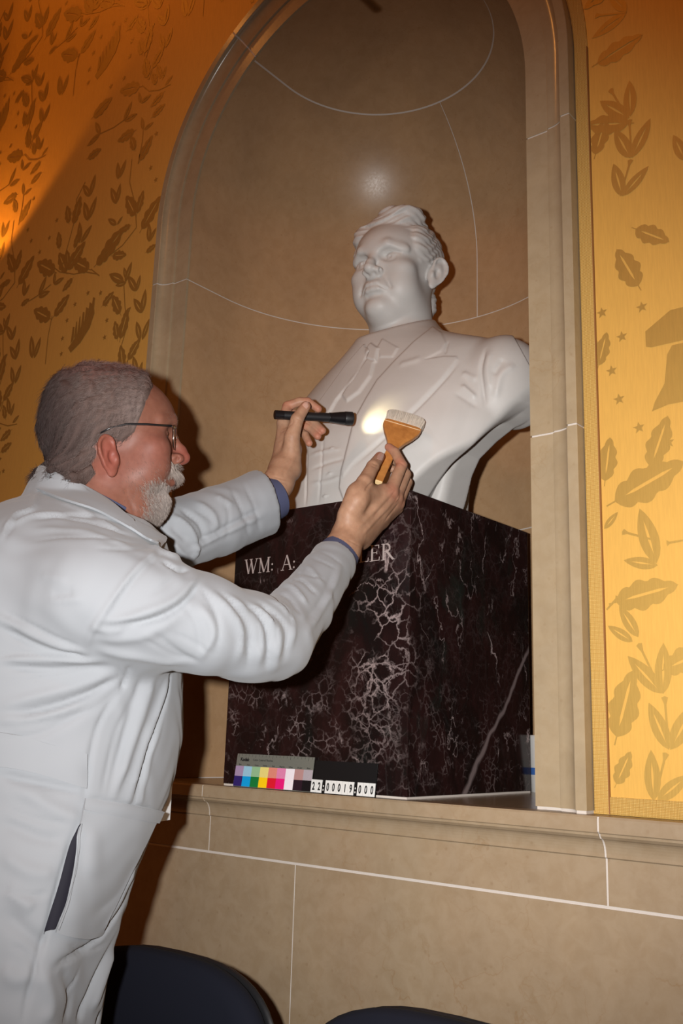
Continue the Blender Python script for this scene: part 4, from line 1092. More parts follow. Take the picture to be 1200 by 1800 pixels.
coat_folds = [
 # yoke seam, shoulder seam, side seams
 ([(4, 945), (14, 922), (30, 903), (58, 893), (66, 872), (82, 860)], .0030, .0035), ([(8, 950), (20, 926), (36, 908), (62, 898)], .0030, -.0020),
 ([(292, 955), (262, 980), (232, 1010), (205, 1045), (180, 1080), (160, 1110), (150, 1150)], .0050, .0030), ([(288, 968), (255, 996), (225, 1030), (190, 1080)], .0040, -.0018),
 ([(215, 1212), (185, 1250), (166, 1295), (155, 1350), (148, 1404)], .0030, -.0025), ([(228, 1170), (216, 1212)], .003, -.003),
 ([(136, 1448), (108, 1535), (80, 1640), (56, 1720), (38, 1800)], .0030, -.0030),
 ([(304, 1178), (288, 1240), (262, 1310), (232, 1422)], .0038, -.0060), ([(298, 1182), (280, 1245), (252, 1320), (222, 1420)], .0070, .0040),
 ([(268, 1190), (246, 1260), (200, 1400)], .010, .0050), ([(250, 1185), (228, 1260), (190, 1400)], .006, -.0030),
 # pocket top hem and sag
 ([(148, 1404), (215, 1414), (282, 1427)], .0025, -.0030), ([(150, 1425), (215, 1434), (272, 1446)], .0022, -.0010), ([(160, 1460), (155, 1540)], .006, .003), ([(240, 1500), (200, 1570), (150, 1610)], .008, -.0030),
 ([(248, 1525), (222, 1580), (190, 1630), (150, 1668), (95, 1700)], .0045, -.0060), ([(238, 1522), (212, 1580), (180, 1628)], .006, .003),
 ([(246, 1560), (225, 1640), (200, 1720), (170, 1800)], .0055, -.0110), ([(232, 1560), (205, 1650), (160, 1780)], .009, .005), ([(205, 1640), (150, 1760), (135, 1800)], .006, -.0035),
 # drag lines from the armpit across the back
 ([(150, 1148), (80, 1128), (0, 1085), (-40, 1060)], .0070, .0032), ([(155, 1156), (85, 1142), (0, 1102)], .0055, -.0040), ([(180, 1162), (90, 1158), (0, 1160)], .0060, .0035),
 ([(190, 1170), (100, 1176), (0, 1170)], .0055, -.0032), ([(205, 1180), (120, 1210), (0, 1240)], .0080, .0035), ([(200, 1195), (120, 1232), (20, 1262)], .0055, -.0030), ([(160, 1230), (80, 1258), (-20, 1268)], .006, .0025),
 ([(150, 1250), (70, 1290), (0, 1300)], .005, -.0020),
 ([(120, 905), (60, 905), (10, 925)], .006, .003), ([(200, 915), (130, 905), (60, 912)], .005, -.0025), ([(240, 945), (160, 918), (90, 906)], .004, -.0030), ([(232, 962), (150, 935), (60, 930)], .006, .0020),
 ([(100, 880), (150, 900), (215, 935)], .004, .0025), ([(130, 1040), (90, 1046)], .006, -.0014), ([(150, 1052), (85, 1056)], .005, .0012), ([(120, 1020), (70, 1010)], .006, .001),
 # below the belt
 ([(0, 1362), (60, 1375), (150, 1392)], .0045, -.0030), ([(20, 1380), (90, 1420), (150, 1440)], .010, .003), ([(0, 1440), (60, 1470), (110, 1480)], .009, -.003), ([(0, 1500), (50, 1530), (100, 1535)], .010, .003),
 ([(0, 1600), (60, 1650), (80, 1660)], .010, -.004), ([(10, 1560), (60, 1600)], .009, .003), ([(0, 1700), (30, 1720), (60, 1710)], .01, .003), ([(70, 1700), (90, 1760), (80, 1800)], .01, .004), ([(110, 1700), (125, 1750), (115, 1800)], .008, -.004),
 # upper sleeve
 ([(265, 960), (290, 975), (318, 985)], .006, .0055), ([(285, 985), (312, 1000), (330, 1000)], .004, -.0045), ([(300, 950), (326, 978), (338, 996)], .004, .003),
 ([(348, 1008), (330, 1035), (295, 1062), (230, 1085), (170, 1092)], .0060, .0040), ([(352, 1020), (330, 1050), (290, 1080), (225, 1100)], .0050, -.0035),
 ([(160, 1100), (190, 1108), (220, 1106)], .006, .003), ([(170, 1120), (240, 1120), (320, 1085)], .008, .0025), ([(270, 1110), (310, 1145), (350, 1165)], .005, -.0022), ([(350, 1060), (375, 1110), (352, 1160)], .006, .0030),
 ([(165, 1140), (240, 1155), (330, 1168)], .008, .003), ([(370, 1040), (410, 1080), (425, 1120), (415, 1170)], .0060, 0.00302), ([(385, 1040), (425, 1078), (440, 1120), (434, 1175)], .0045, -0.0033),
 ([(400, 1046), (440, 1075), (458, 1120), (452, 1180)], .0060, 0.00358), ([(418, 1054), (455, 1082), (472, 1120), (468, 1185)], .0045, -0.00358), ([(438, 1060), (470, 1085), (488, 1115), (484, 1180)], .0055, 0.00385),
 ([(452, 1058), (485, 1080), (503, 1108), (500, 1160)], .0045, -0.0033), ([(468, 1050), (498, 1070), (515, 1095), (512, 1140)], .0050, 0.00275), ([(478, 1038), (508, 1052), (528, 1080)], .004, -0.00248),
 ([(488, 1025), (516, 1035), (540, 1062)], .0045, .0040), ([(500, 1010), (530, 1020), (556, 1045)], .004, -.0030), ([(520, 990), (545, 1000), (566, 1025)], .004, .002), ([(540, 965), (530, 1000), (505, 1030)], .004, -.0018),
 ([(600, 990), (572, 1060), (540, 1110)], .006, .003), ([(590, 1000), (565, 1055), (535, 1095)], .005, -.002),
 # far sleeve
 ([(300, 905), (330, 925), (345, 960), (338, 985)], .006, .0055), ([(318, 895), (350, 920), (362, 955)], .005, -.0045), ([(345, 882), (375, 905), (380, 940)], .006, .0035), ([(330, 970), (400, 935), (465, 905)], .0050, .0030),
 ([(335, 960), (400, 925), (460, 893)], .004, -.0028), ([(404, 855), (428, 905), (440, 948)], .0035, -.0022), ([(380, 870), (410, 890)], .006, .003), ([(300, 925), (330, 950)], .005, -.003), ([(425, 843), (448, 895), (458, 940)], .0022, -.0014)]
coat_folds += [
 ([(150, 1142), (100, 1122), (40, 1092), (-20, 1070)], .0022, -.0016), ([(170, 1158), (100, 1150), (30, 1150), (-20, 1156)], .0022, -.0015), ([(196, 1172), (120, 1186), (40, 1196)], .0022, -.0016), ([(210, 1190), (150, 1222), (80, 1244), (10, 1252)], .0022, -.0016),
 ([(216, 1200), (178, 1238), (120, 1262), (40, 1276)], .0025, -.0014), ([(205, 1170), (215, 1200), (214, 1214)], .0024, -.0020),
 ([(222, 922), (180, 908), (120, 904)], .0022, -.0018), ([(250, 955), (200, 948), (130, 944), (60, 950)], .003, -.0016), ([(262, 962), (220, 966), (170, 964)], .003, -.0012),
 ([(315, 1000), (300, 1020), (262, 1048)], .0022, -.0014), ([(405, 1060), (428, 1095), (434, 1150)], .0022, -.0020), ([(432, 1066), (452, 1098), (458, 1150)], .0022, -.0022), ([(462, 1062), (482, 1092), (488, 1140)], .0022, -.0024),
 ([(480, 1046), (504, 1072), (518, 1108)], .0022, -.0020), ([(350, 1030), (372, 1060), (384, 1100), (380, 1150)], .0026, -.0018), ([(320, 1060), (345, 1095), (352, 1140)], .0026, -.0014),
 ([(210, 1095), (262, 1092), (312, 1070), (344, 1036)], .0024, -.0018), ([(300, 1110), (340, 1130), (372, 1150)], .0024, -.0012), ([(250, 1120), (300, 1150), (330, 1160)], .0024, -.0012),
 ([(510, 1000), (540, 1010), (572, 1020)], .0022, -.0014), ([(535, 975), (560, 985), (590, 1000)], .0022, -.0012), ([(560, 968), (582, 978), (604, 996)], .0018, -.0010),
 ([(230, 1230), (200, 1300), (178, 1400)], .0026, -.0016), ([(262, 1250), (232, 1330), (206, 1410)], .0026, -.0016), ([(286, 1260), (262, 1340), (246, 1420)], .0030, .0020),
 ([(120, 1660), (150, 1672), (185, 1660)], .0030, -.0022), ([(140, 1700), (120, 1760), (112, 1800)], .0030, -.0022), ([(185, 1680), (150, 1760), (140, 1800)], .0030, -.0024), ([(10, 1420), (60, 1440), (120, 1448)], .003, -.0016), ([(0, 1560), (50, 1575), (85, 1570)], .003, -.0018),
 ([(20, 1660), (50, 1680), (70, 1720)], .003, -.0016), ([(340, 895), (372, 915), (386, 945)], .0022, -.0018), ([(310, 905), (345, 935), (352, 970)], .0022, -.0020), ([(390, 870), (402, 905), (398, 950)], .0026, -.0014)]
cv = strokes(cv, cf_, [(p_, max(w_ * .92, .0030), h_ * 1.3) for p_, w_, h_ in coat_folds])
# fine irregular creasing
nn = vnormals(cv, cf_)
wr = np.sin(cv @ np.array([61, 38, 95]) + 2.3 * np.sin(cv @ np.array([-33, 47, 21]))) * np.sin(cv @ np.array([23, -51, 37]) + 1.7 * np.sin(cv @ np.array([41, 19, -29])))
cv = cv + nn * (wr * .0009)[:, None]
cv = smooth_mesh(cv, cf_, 1, .3)
coat = mk('lab_coat', cv, cf_, M_COAT, person, smooth=True)
coat_tree = bvh(cv, cf_)
print('coat folds', round(time.time() - _t, 1)); _t = time.time()
def cloth_piece(name, A_, B_, off, thick, mat, parent, nu=36, nv=24, bulge=0.0, tree=None, **kw):
    """a separate piece of cloth lying on the coat: the strip between two outlines traced on to the surface"""
    a_, b_ = resample(A_, nu), resample(B_, nu); G = np.zeros((nu + 1, nv + 1, 3)); last = None
    for j in range(nv + 1):
        for i in range(nu + 1):
            q_ = a_[i] + (b_[i] - a_[i]) * j / nv; h_, n_ = hit(tree or coat_tree, *q_)
            if h_ is None or (last is not None and i > 0 and np.linalg.norm(h_ - G[i - 1, j]) > .05): h_ = G[i - 1, j] if i > 0 else (G[i, j - 1] if j > 0 else P(*q_, 1.3))
            G[i, j] = h_; last = h_
    for _ in range(8):
        K = G.copy(); K[1:-1] = G[1:-1] * .5 + (G[2:] + G[:-2]) * .25; G = K
    for _ in range(2):
        K = G.copy(); K[1:-1, 1:-1] = (G[1:-1, 1:-1] * 2 + G[2:, 1:-1] + G[:-2, 1:-1] + G[1:-1, 2:] + G[1:-1, :-2]) / 6; G = K
    du = np.gradient(G, axis=0); dv = np.gradient(G, axis=1); N = np.cross(du, dv); N /= np.linalg.norm(N, axis=2)[..., None] + 1e-12
    sgn = np.sign((N * (CAM - G)).sum(2)); N *= sgn[..., None]
    uu, vv_ = np.meshgrid(np.linspace(0, 1, nu + 1), np.linspace(0, 1, nv + 1), indexing='ij')
    offm = off + bulge * np.sin(np.pi * uu) * np.sin(np.pi * vv_)
    top_ = G + N * offm[..., None]; bot = top_ - N * thick
    V = np.concatenate([top_.reshape(-1, 3), bot.reshape(-1, 3)]); M_ = (nu + 1) * (nv + 1); F = grid_faces(nu + 1, nv + 1); F2 = [tuple(x + M_ for x in f_[::-1]) for f_ in F]; rim = []
    id_ = lambda i, j: i * (nv + 1) + j
    for i in range(nu): rim += [(id_(i, 0), id_(i, 0) + M_, id_(i + 1, 0) + M_, id_(i + 1, 0)), (id_(i, nv), id_(i + 1, nv), id_(i + 1, nv) + M_, id_(i, nv) + M_)]
    for j in range(nv): rim += [(id_(0, j), id_(0, j + 1), id_(0, j + 1) + M_, id_(0, j) + M_), (id_(nu, j), id_(nu, j) + M_, id_(nu, j + 1) + M_, id_(nu, j + 1))]
    o = mk(name, V, np.array(F + F2 + rim), mat, parent, **kw); smooth_by_angle(o, 50); return o
cloth_piece('pocket', [(148, 1404), (185, 1409), (235, 1416), (280, 1424)], [(96, 1638), (120, 1646), (150, 1650), (176, 1640)], .0050, .003, M_COAT, coat, 40, 40, .004)
cloth_piece('pocket_hem', [(147, 1403), (185, 1408), (235, 1415), (282, 1424)], [(144, 1424), (183, 1429), (231, 1437), (272, 1445)], .0070, .003, M_COAT, coat, 40, 8)
cloth_piece('half_belt', [(-60, 1283), (20, 1289), (90, 1309), (152, 1325)], [(-60, 1344), (20, 1350), (90, 1366), (150, 1386)], .0050, .003, M_COAT, coat, 40, 12)
cloth_piece('collar', [(93, 842), (122, 849), (152, 860), (190, 884), (232, 918)], [(66, 862), (98, 878), (134, 890), (178, 905), (246, 944)], .0055, .003, M_COAT, coat, 36, 12, .002)
cloth_piece('lapel', [(236, 919), (262, 932), (290, 948)], [(226, 930), (252, 948), (284, 962)], .0050, .003, M_COAT, coat, 20, 8, .001)
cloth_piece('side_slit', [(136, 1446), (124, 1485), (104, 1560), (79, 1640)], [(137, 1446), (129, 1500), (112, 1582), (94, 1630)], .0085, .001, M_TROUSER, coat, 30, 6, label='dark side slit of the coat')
cloth_piece('slit_edge', [(137, 1446), (132, 1500), (114, 1582), (96, 1628)], [(139, 1446), (133, 1500), (116, 1584), (98, 1632)], .0095, .002, M_COAT, coat, 30, 4)
# shirt cuffs and collar
def cuff(name, c0, ax_, r0, r1, L0, L1, mat):
    o = Vector(c0); prof_ = [(L0, r0), (L1, r1), (L1 + .001, r1 - .001), (L1, r1 - .0025), (L0, r0 - .0025)]
    vs, fs = lathe([(t, r) for t, r in prof_], o, ax_, 40)
    return mk(name, vs, fs, mat, person, smooth=False)
o_ = cuff('shirt_cuff', P(*WR_R), axR, .0345, .0338, -.03, .020, M_NAVY); smooth_by_angle(o_)
o_ = cuff('shirt_cuff', P(*WR_L), axL, .047, .038, -.03, .024, M_NAVY); smooth_by_angle(o_)
nb, nt = P(148, 905, 1.45), P(178, 848, 1.458); ax_ = nt - nb; ax_ /= np.linalg.norm(ax_)
vs, fs = lathe([(-.03, .076), (.034, .0725), (.035, .0715), (.034, .070), (-.03, .0735)], nb, ax_, 48)
o_ = mk('shirt_collar', vs, fs, M_NAVY, person); smooth_by_angle(o_)

# ---------------------------------------------------------------- body under the coat, joined with head and hands into one mesh
def body_sdf(p):
    d = trunk(p, -.030)
    d = smax(d, p[:, 2] - P(150, 880, 1.45)[2], .03)
    d = smin(d, cap(p, P(150, 905, 1.45), P(130, 960, 1.43), .066, .09), .03)
    d = smin(d, chain(p, C4((*SH_R[:2], SH_R[2] + .01, 58), (EL_R[0], EL_R[1], EL_R[2] + .005, 40), (545, 1052, 1.47, 33), (590, 985, 1.57, 29)), .01), .03)
    d = smin(d, chain(p, C4((*SH_L, 56), (*EL_L, 42), (400, 908, 1.675, 35), (476, 868, 1.73, 29)), .01), .03)
    hip = W0 + FB * .0; 
    for s_ in (-1, 1):
        top = np.array([*(W0 + LB * (.095 * s_) + FB * -.035)[:2], .92]); kn = np.array([*(W0 + LB * (.10 * s_) + FB * (.0 if s_ > 0 else -.04))[:2], .50]); an = np.array([*(W0 + LB * (.11 * s_) + FB * (-.03 if s_ > 0 else -.08))[:2], .09])
        d = smin(d, cap(p, top, kn, .085, .058), .03); d = smin(d, cap(p, kn, an, .056, .038), .01)
        d = smin(d, cap(p, an - UPW * .04, an + FB * .15 - UPW * .05, .036, .028), .02)
    d = smax(d, p[:, 2] - 9, .01)
    return d
blo = clo.copy(); blo[2] = -.005; bhi = chi.copy()
tv, tf = mesh_sdf(body_sdf, blo, bhi, .011, m=4)
allv, allf, allc, off = [], [], [], 0
for v_, f_, c_ in ((tv, tf, np.tile(np.array([.5, .28, .2]), (len(tv), 1))), (hv_, hf_, hc_), (rv, rf, rc), (lv, lf, lc)):
    allv.append(v_); allf.append(f_ + off); allc.append(c_); off += len(v_)
body = mk('body', np.concatenate(allv), np.concatenate(allf), M_SKIN, person, smooth=True)
set_col(body, np.concatenate(allc))
def trouser_sdf(p):
    d = None
    for s_ in (-1, 1):
        top = np.array([*(W0 + LB * (.09 * s_) + FB * -.04)[:2], .90]); kn = np.array([*(W0 + LB * (.10 * s_) + FB * (.0 if s_ > 0 else -.04))[:2], .50]); an = np.array([*(W0 + LB * (.11 * s_) + FB * (-.03 if s_ > 0 else -.08))[:2], .10])
        e = smin(cap(p, top, kn, .098, .080), cap(p, kn, an, .080, .072), .01); d = e if d is None else smin(d, e, .02)
    return smax(smax(d, .07 - p[:, 2], .003), p[:, 2] - .93, .01)
vv, ff = mesh_sdf(trouser_sdf, blo, bhi, .011, m=4); mk('trousers', vv, ff, M_TROUSER, person, smooth=True)
M_SHOE = simple('black_leather', (.012, .011, .012, 1), .35)
for s_ in (-1, 1):
    an = np.array([*(W0 + LB * (.11 * s_) + FB * (-.03 if s_ > 0 else -.08))[:2], .05])
    def shoe_sdf(p):
        q_ = p - A(an); f = q_ @ A(FB); l = q_ @ A(LB); L_ = np.stack([l, f, q_[:, 2]], 1)
        d = smin(ell(L_, (0, .05, .005), (.048, .145, .052)), ell(L_, (0, -.02, .03), (.043, .07, .06)), .02)
        return smax(d, .002 - p[:, 2], .004)
    vv, ff = mesh_sdf(shoe_sdf, an - np.array([.2, .2, .055]), an + np.array([.2, .2, .12]), .006, m=4); mk('shoe', vv, ff, M_SHOE, person, smooth=True)
print('body', round(time.time() - _t, 1)); _t = time.time()

rtree, ltree = bvh(rv, rf), bvh(lv, lf)
M_NAIL = simple('fingernail', (.40, .235, .185, 1), .28)
def nail(A_, B_, tree): 
    o = cloth_piece('thumbnail', A_, B_, .0004, .0006, M_NAIL, person, 12, 8, .0004, tree=tree); return o
nail([(662, 806), (664, 799), (670, 796)], [(671, 810), (673, 803), (675, 799)], rtree)
nail([(531, 712), (535, 707), (540, 706)], [(538, 719), (543, 713), (545, 709)], ltree)

# identity card clipped to the front of the coat, seen nearly edge on
M_CARD = simple('printed_card', (.45, .38, .32, 1), .4); M_CARDW = simple('white_plastic', (.6, .6, .6, 1), .4)
bc_ = P(284, 1378, 1.41); cx_ = (.35 * right + .94 * hv); cz_ = -UPW
bdg = bpy.data.objects.new('identity_card', None); COL.objects.link(bdg); bdg.parent = person; bdg.location = Vector(bc_) - person.location; bpy.context.view_layer.update()
def quadbox(name, o, u_, w_, t_, mt):
    n_ = np.cross(u_, w_); n_ /= np.linalg.norm(n_); vs = [o + u_ * a + w_ * b + n_ * c for a in (0, 1) for b in (0, 1) for c in (-t_, t_)]
    return mk(name, vs, [(0, 1, 3, 2), (4, 6, 7, 5), (0, 4, 5, 1), (2, 3, 7, 6), (0, 2, 6, 4), (1, 5, 7, 3)], mt, bdg)
quadbox('card', bc_, cx_ * .030, cz_ * .052, .0006, M_CARDW); quadbox('photo', bc_ + cx_ * .004 + cz_ * .008, cx_ * .020, cz_ * .024, .0009, M_CARD)
# ================================================================ hair, beard, brows: short strands rooted on the head
def head_w(qv): return HM + (HMR @ (np.asarray(qv).T * HMK)).T
q = ((hv_ - HM) @ HMR) / HMK; nrm = vnormals(hv_, hf_); nq = nrm @ HMR
hpx, hpy = project(hv_)
def strands(name, roots, normals, dirs, length, rad, curl, cols, label=None, nseg=4, lift=.3, droop=0.0, seed=1):
    """roots and directions in world metres; builds thin three-sided hairs as one mesh"""
    rs = np.random.RandomState(seed); n = len(roots); L = length * (.7 + .6 * rs.rand(n)); P_ = roots - normals * .0006; pts = [P_]
    d = dirs + normals * lift; d /= np.linalg.norm(d, axis=1)[:, None] + 1e-9
    cu = rs.randn(n, 3); ph = rs.rand(n, 1) * 6.3
    side = np.cross(normals, d); side /= np.linalg.norm(side, axis=1)[:, None] + 1e-9
    for k in range(nseg):
        d2 = d + side * (curl * np.sin(ph + k * 1.7)) + cu * curl * .25 - normals * (.16 * k) + np.array([0, 0, -droop * k])
        d2 /= np.linalg.norm(d2, axis=1)[:, None]; P_ = P_ + d2 * (L / nseg)[:, None]; pts.append(P_)
    pts = np.stack(pts, 1); V = np.zeros((n, (nseg + 1) * 3, 3)); b = np.cross(side, d)
    for k in range(nseg + 1):
        r = rad * (1 - .75 * k / nseg)
        for j in range(3):
            a = 2 * math.pi * j / 3; V[:, k * 3 + j] = pts[:, k] + (side * math.cos(a) + b * math.sin(a)) * r
    F = []
    for k in range(nseg):
        for j in range(3): F.append((k * 3 + j, k * 3 + (j + 1) % 3, (k + 1) * 3 + (j + 1) % 3, (k + 1) * 3 + j))
    F = np.array(F); fa = (F[None] + (np.arange(n) * (nseg + 1) * 3)[:, None, None]).reshape(-1, 4)
    o = mk(name, V.reshape(-1, 3), fa, M_HAIR, person, smooth=True, kind='stuff', label=label)
    set_col(o, np.repeat(cols, (nseg + 1) * 3, 0)); return o
def smooth01(x, a, b): t = np.clip((x - a) / (b - a), 0, 1); return t * t * (3 - 2 * t)
L_, F_, U_ = q[:, 0], q[:, 1], q[:, 2]
# scalp mask: behind the hairline, above the nape, clear of the ears
hairline = .060 - .35 * np.clip(U_ - .095, -.2, .03) - .55 * np.clip(.075 - U_, 0, .2) + .0
scalp = smooth01(-F_ + (.066 - .45 * np.clip(.092 - U_, 0, .09) - .9 * np.clip(.012 - U_, 0, .1)), -.004, .010)
scalp *= smooth01(U_ + .55 * np.clip(F_ + .085, 0, .2), -.058, -.046)
ear = (np.abs(L_) > .060) & (((F_ + .006) / .026) ** 2 + ((U_ + .026) / .034) ** 2 < 1)
scalp[ear] = 0
thin = np.exp(-(((np.abs(L_) - .045) / .035) ** 2 + ((F_ - .0) / .05) ** 2 + ((U_ - .112) / .032) ** 2))
dens = scalp * (1 - .55 * thin)
# the mass of the hair: a cap standing off the scalp, lumpy where it curls
nz3 = lambda v, k, ph: np.sin(v @ np.array([k, k * .6, -k * .8]) + ph + 1.7 * np.sin(v @ np.array([-k * .5, k, k * .7]) * .8))
back_ = smooth01(-F_, .0, .06); nap = smooth01(-U_, -.03, .04) * smooth01(-F_, .03, .06)
thk = (.0045 + .007 * back_ + .012 * nap + .004 * smooth01(U_, .08, .12)) * scalp
lump = (.0024 * nz3(hv_, 150, 0) + .0011 * nz3(hv_, 290, 2) * (1 + 1.5 * nap)) * np.clip(scalp * 1.5, 0, 1)
capv = hv_ + nrm * (thk + lump * (.6 + back_ + nap) - .0009 * (1 - np.clip(scalp * 3, 0, 1)))[:, None]
capv += (HMR @ np.array([0, -.2, -1.0]))[None] * (.010 * nap * scalp)[:, None]
keepf = (scalp[hf_] > .02).all(1); used = np.unique(hf_[keepf]); rem = np.full(len(hv_), -1); rem[used] = np.arange(len(used))
rs = np.random.RandomState(3)
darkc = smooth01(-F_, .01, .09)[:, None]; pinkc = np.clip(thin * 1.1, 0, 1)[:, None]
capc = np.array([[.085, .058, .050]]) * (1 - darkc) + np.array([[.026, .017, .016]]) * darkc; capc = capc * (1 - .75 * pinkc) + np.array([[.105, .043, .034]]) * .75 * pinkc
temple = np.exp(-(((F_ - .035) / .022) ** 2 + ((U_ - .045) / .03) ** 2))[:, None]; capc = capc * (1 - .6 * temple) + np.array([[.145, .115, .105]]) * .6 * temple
capc = capc * (.85 + .3 * (nz3(hv_, 420, 1)[:, None] * .5 + .5))
M_HCAP = M_HAIR.copy(); M_HCAP.node_tree.nodes['Principled BSDF'].inputs['Roughness'].default_value = .95; M_HCAP.node_tree.nodes['Principled BSDF'].inputs['Specular IOR Level'].default_value = .05
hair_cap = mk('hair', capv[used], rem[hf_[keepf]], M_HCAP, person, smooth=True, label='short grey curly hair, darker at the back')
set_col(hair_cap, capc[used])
def pick(w_, n):
    w_ = np.maximum(w_, 0); return rs.choice(len(w_), n, p=w_ / w_.sum())
N1 = 27000; ii = pick(dens * np.where(L_ < .03, 1, .45), N1)
rt = capv[ii] + rs.randn(N1, 3) * .0008; nn_ = nrm[ii]
# combing: back and down, forward swirl on the very top, curls at the nape
ql = q[ii]; dq = np.stack([np.sign(ql[:, 0]) * .25, -.75 + .0 * ql[:, 1], -.25 - 6.0 * np.clip(.07 - ql[:, 2], -.03, .1)], 1)
topm = smooth01(ql[:, 2], .095, .12)[:, None]; dq = dq * (1 - topm) + np.array([[-.5, .35, .25]]) * topm
dw = dq @ HMR.T; dw -= nn_ * (dw * nn_).sum(1)[:, None]; dw /= np.linalg.norm(dw, axis=1)[:, None] + 1e-9
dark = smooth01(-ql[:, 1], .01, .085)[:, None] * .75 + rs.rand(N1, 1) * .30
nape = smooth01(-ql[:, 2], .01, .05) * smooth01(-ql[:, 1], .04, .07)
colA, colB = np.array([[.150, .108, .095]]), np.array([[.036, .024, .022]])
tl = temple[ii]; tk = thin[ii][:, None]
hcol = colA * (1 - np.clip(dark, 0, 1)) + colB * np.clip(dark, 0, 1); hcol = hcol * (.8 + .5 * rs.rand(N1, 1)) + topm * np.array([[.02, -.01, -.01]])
hcol = hcol * (1 + .35 * tl) * (1 - .25 * tk)
m0 = nape < .3
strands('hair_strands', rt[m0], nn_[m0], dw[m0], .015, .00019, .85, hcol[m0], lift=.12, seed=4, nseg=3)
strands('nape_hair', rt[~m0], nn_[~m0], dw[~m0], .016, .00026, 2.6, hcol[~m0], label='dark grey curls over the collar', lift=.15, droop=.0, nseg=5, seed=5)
# an under-layer so that the scalp reads grey through the hair
un = smooth01(dens, .25, .8)
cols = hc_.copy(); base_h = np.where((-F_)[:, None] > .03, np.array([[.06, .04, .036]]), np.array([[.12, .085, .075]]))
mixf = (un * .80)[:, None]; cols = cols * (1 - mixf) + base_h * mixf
# beard and moustache
jaw = smooth01(-U_, .052, .075) * smooth01(F_, .030, .060) * (U_ > -.125) * (F_ + .0 > -.9 * (U_ + .115) - .02)
cheekb = smooth01(F_, .0, .03) * smooth01(-U_, .018, .055) * (1 - smooth01(F_, .09, .10)) * (U_ > -.12)
mous = smooth01(F_, .078, .088) * ((U_ < -.024) & (U_ > -.043)) * (np.abs(L_) < .034)
goat = smooth01(F_, .062, .076) * ((U_ < -.060) & (U_ > -.120)) * (np.abs(L_) < .045)
lips = (F_ > .080) & (U_ < -.043) & (U_ > -.059) & (np.abs(L_) < .024)
for nm, w_, n, ln, rd, col, drp, lab in (('beard', goat * (~lips) + .9 * jaw * (~lips), 9000, .0085, .00034, (.27, .225, .20), .03, 'short white beard'),
                                         ('moustache', mous, 1900, .014, .00034, (.28, .23, .20), .05, 'white moustache'),
                                         ('stubble', cheekb * (~lips), 3600, .0040, .00020, (.20, .125, .10), .1, 'pale stubble')):
    jj = pick(w_, n); n_ = nrm[jj]; d_ = np.tile((HMR @ np.array([0, .45, -1.0])), (n, 1)); d_ -= n_ * (d_ * n_).sum(1)[:, None]; d_ /= np.linalg.norm(d_, axis=1)[:, None] + 1e-9
    cc = np.array([col]) * (.65 + .6 * rs.rand(n, 1)); strands(nm, hv_[jj] + rs.randn(n, 3) * .0006, n_, d_, ln, rd, .5, cc, label=lab, lift=.5, droop=drp, nseg=3, seed=9)
bw = smooth01(F_, .078, .088) * ((U_ > .034) & (U_ < .050)) * (np.abs(L_) < .055) * (np.abs(L_) > .010)
jj = pick(bw, 320); n_ = nrm[jj]; d_ = np.tile(HMR @ np.array([0, -.1, .15]), (320, 1)) + np.sign(q[jj][:, :1]) * HMR[:, 0][None] * .9
strands('eyebrow', hv_[jj], n_, d_, .004, .00016, .3, np.array([[.22, .15, .12]]) * (.7 + .6 * rs.rand(320, 1)), label='grey eyebrows', nseg=2, seed=11)
mixb = (smooth01(goat + mous, .2, .8) * .55 * (~lips))[:, None]; cols = cols * (1 - mixb) + np.array([[.17, .125, .10]]) * mixb
n0 = len(tv); full_c = np.concatenate([np.tile(np.array([.5, .28, .2]), (len(tv), 1)), cols, rc, lc])
cc4 = np.ones((len(full_c), 4), np.float32); cc4[:, :3] = full_c; body.data.color_attributes['tint'].data.foreach_set('color', cc4.ravel())

# eyes
M_EYE = simple('eye_white', (.62, .55, .50, 1), .15); M_IRIS = simple('blue_grey_iris', (.05, .08, .10, 1), .1)
for s_ in (-1, 1):
    for nm, (l, f, u), r, mt in (('eyeball', (.0315, .0706, .015), .0135, M_EYE), ('iris', (.0315, .0775, .0145), .0070, M_IRIS)):
        cc_ = head_w([[s_ * l, f, u]])[0]; bm = bmesh.new(); bmesh.ops.create_uvsphere(bm, u_segments=20, v_segments=12, radius=r * HMK)
        bmesh.ops.translate(bm, verts=bm.verts, vec=Vector(cc_)); bm_obj(nm, bm, mt, person, smooth=True)

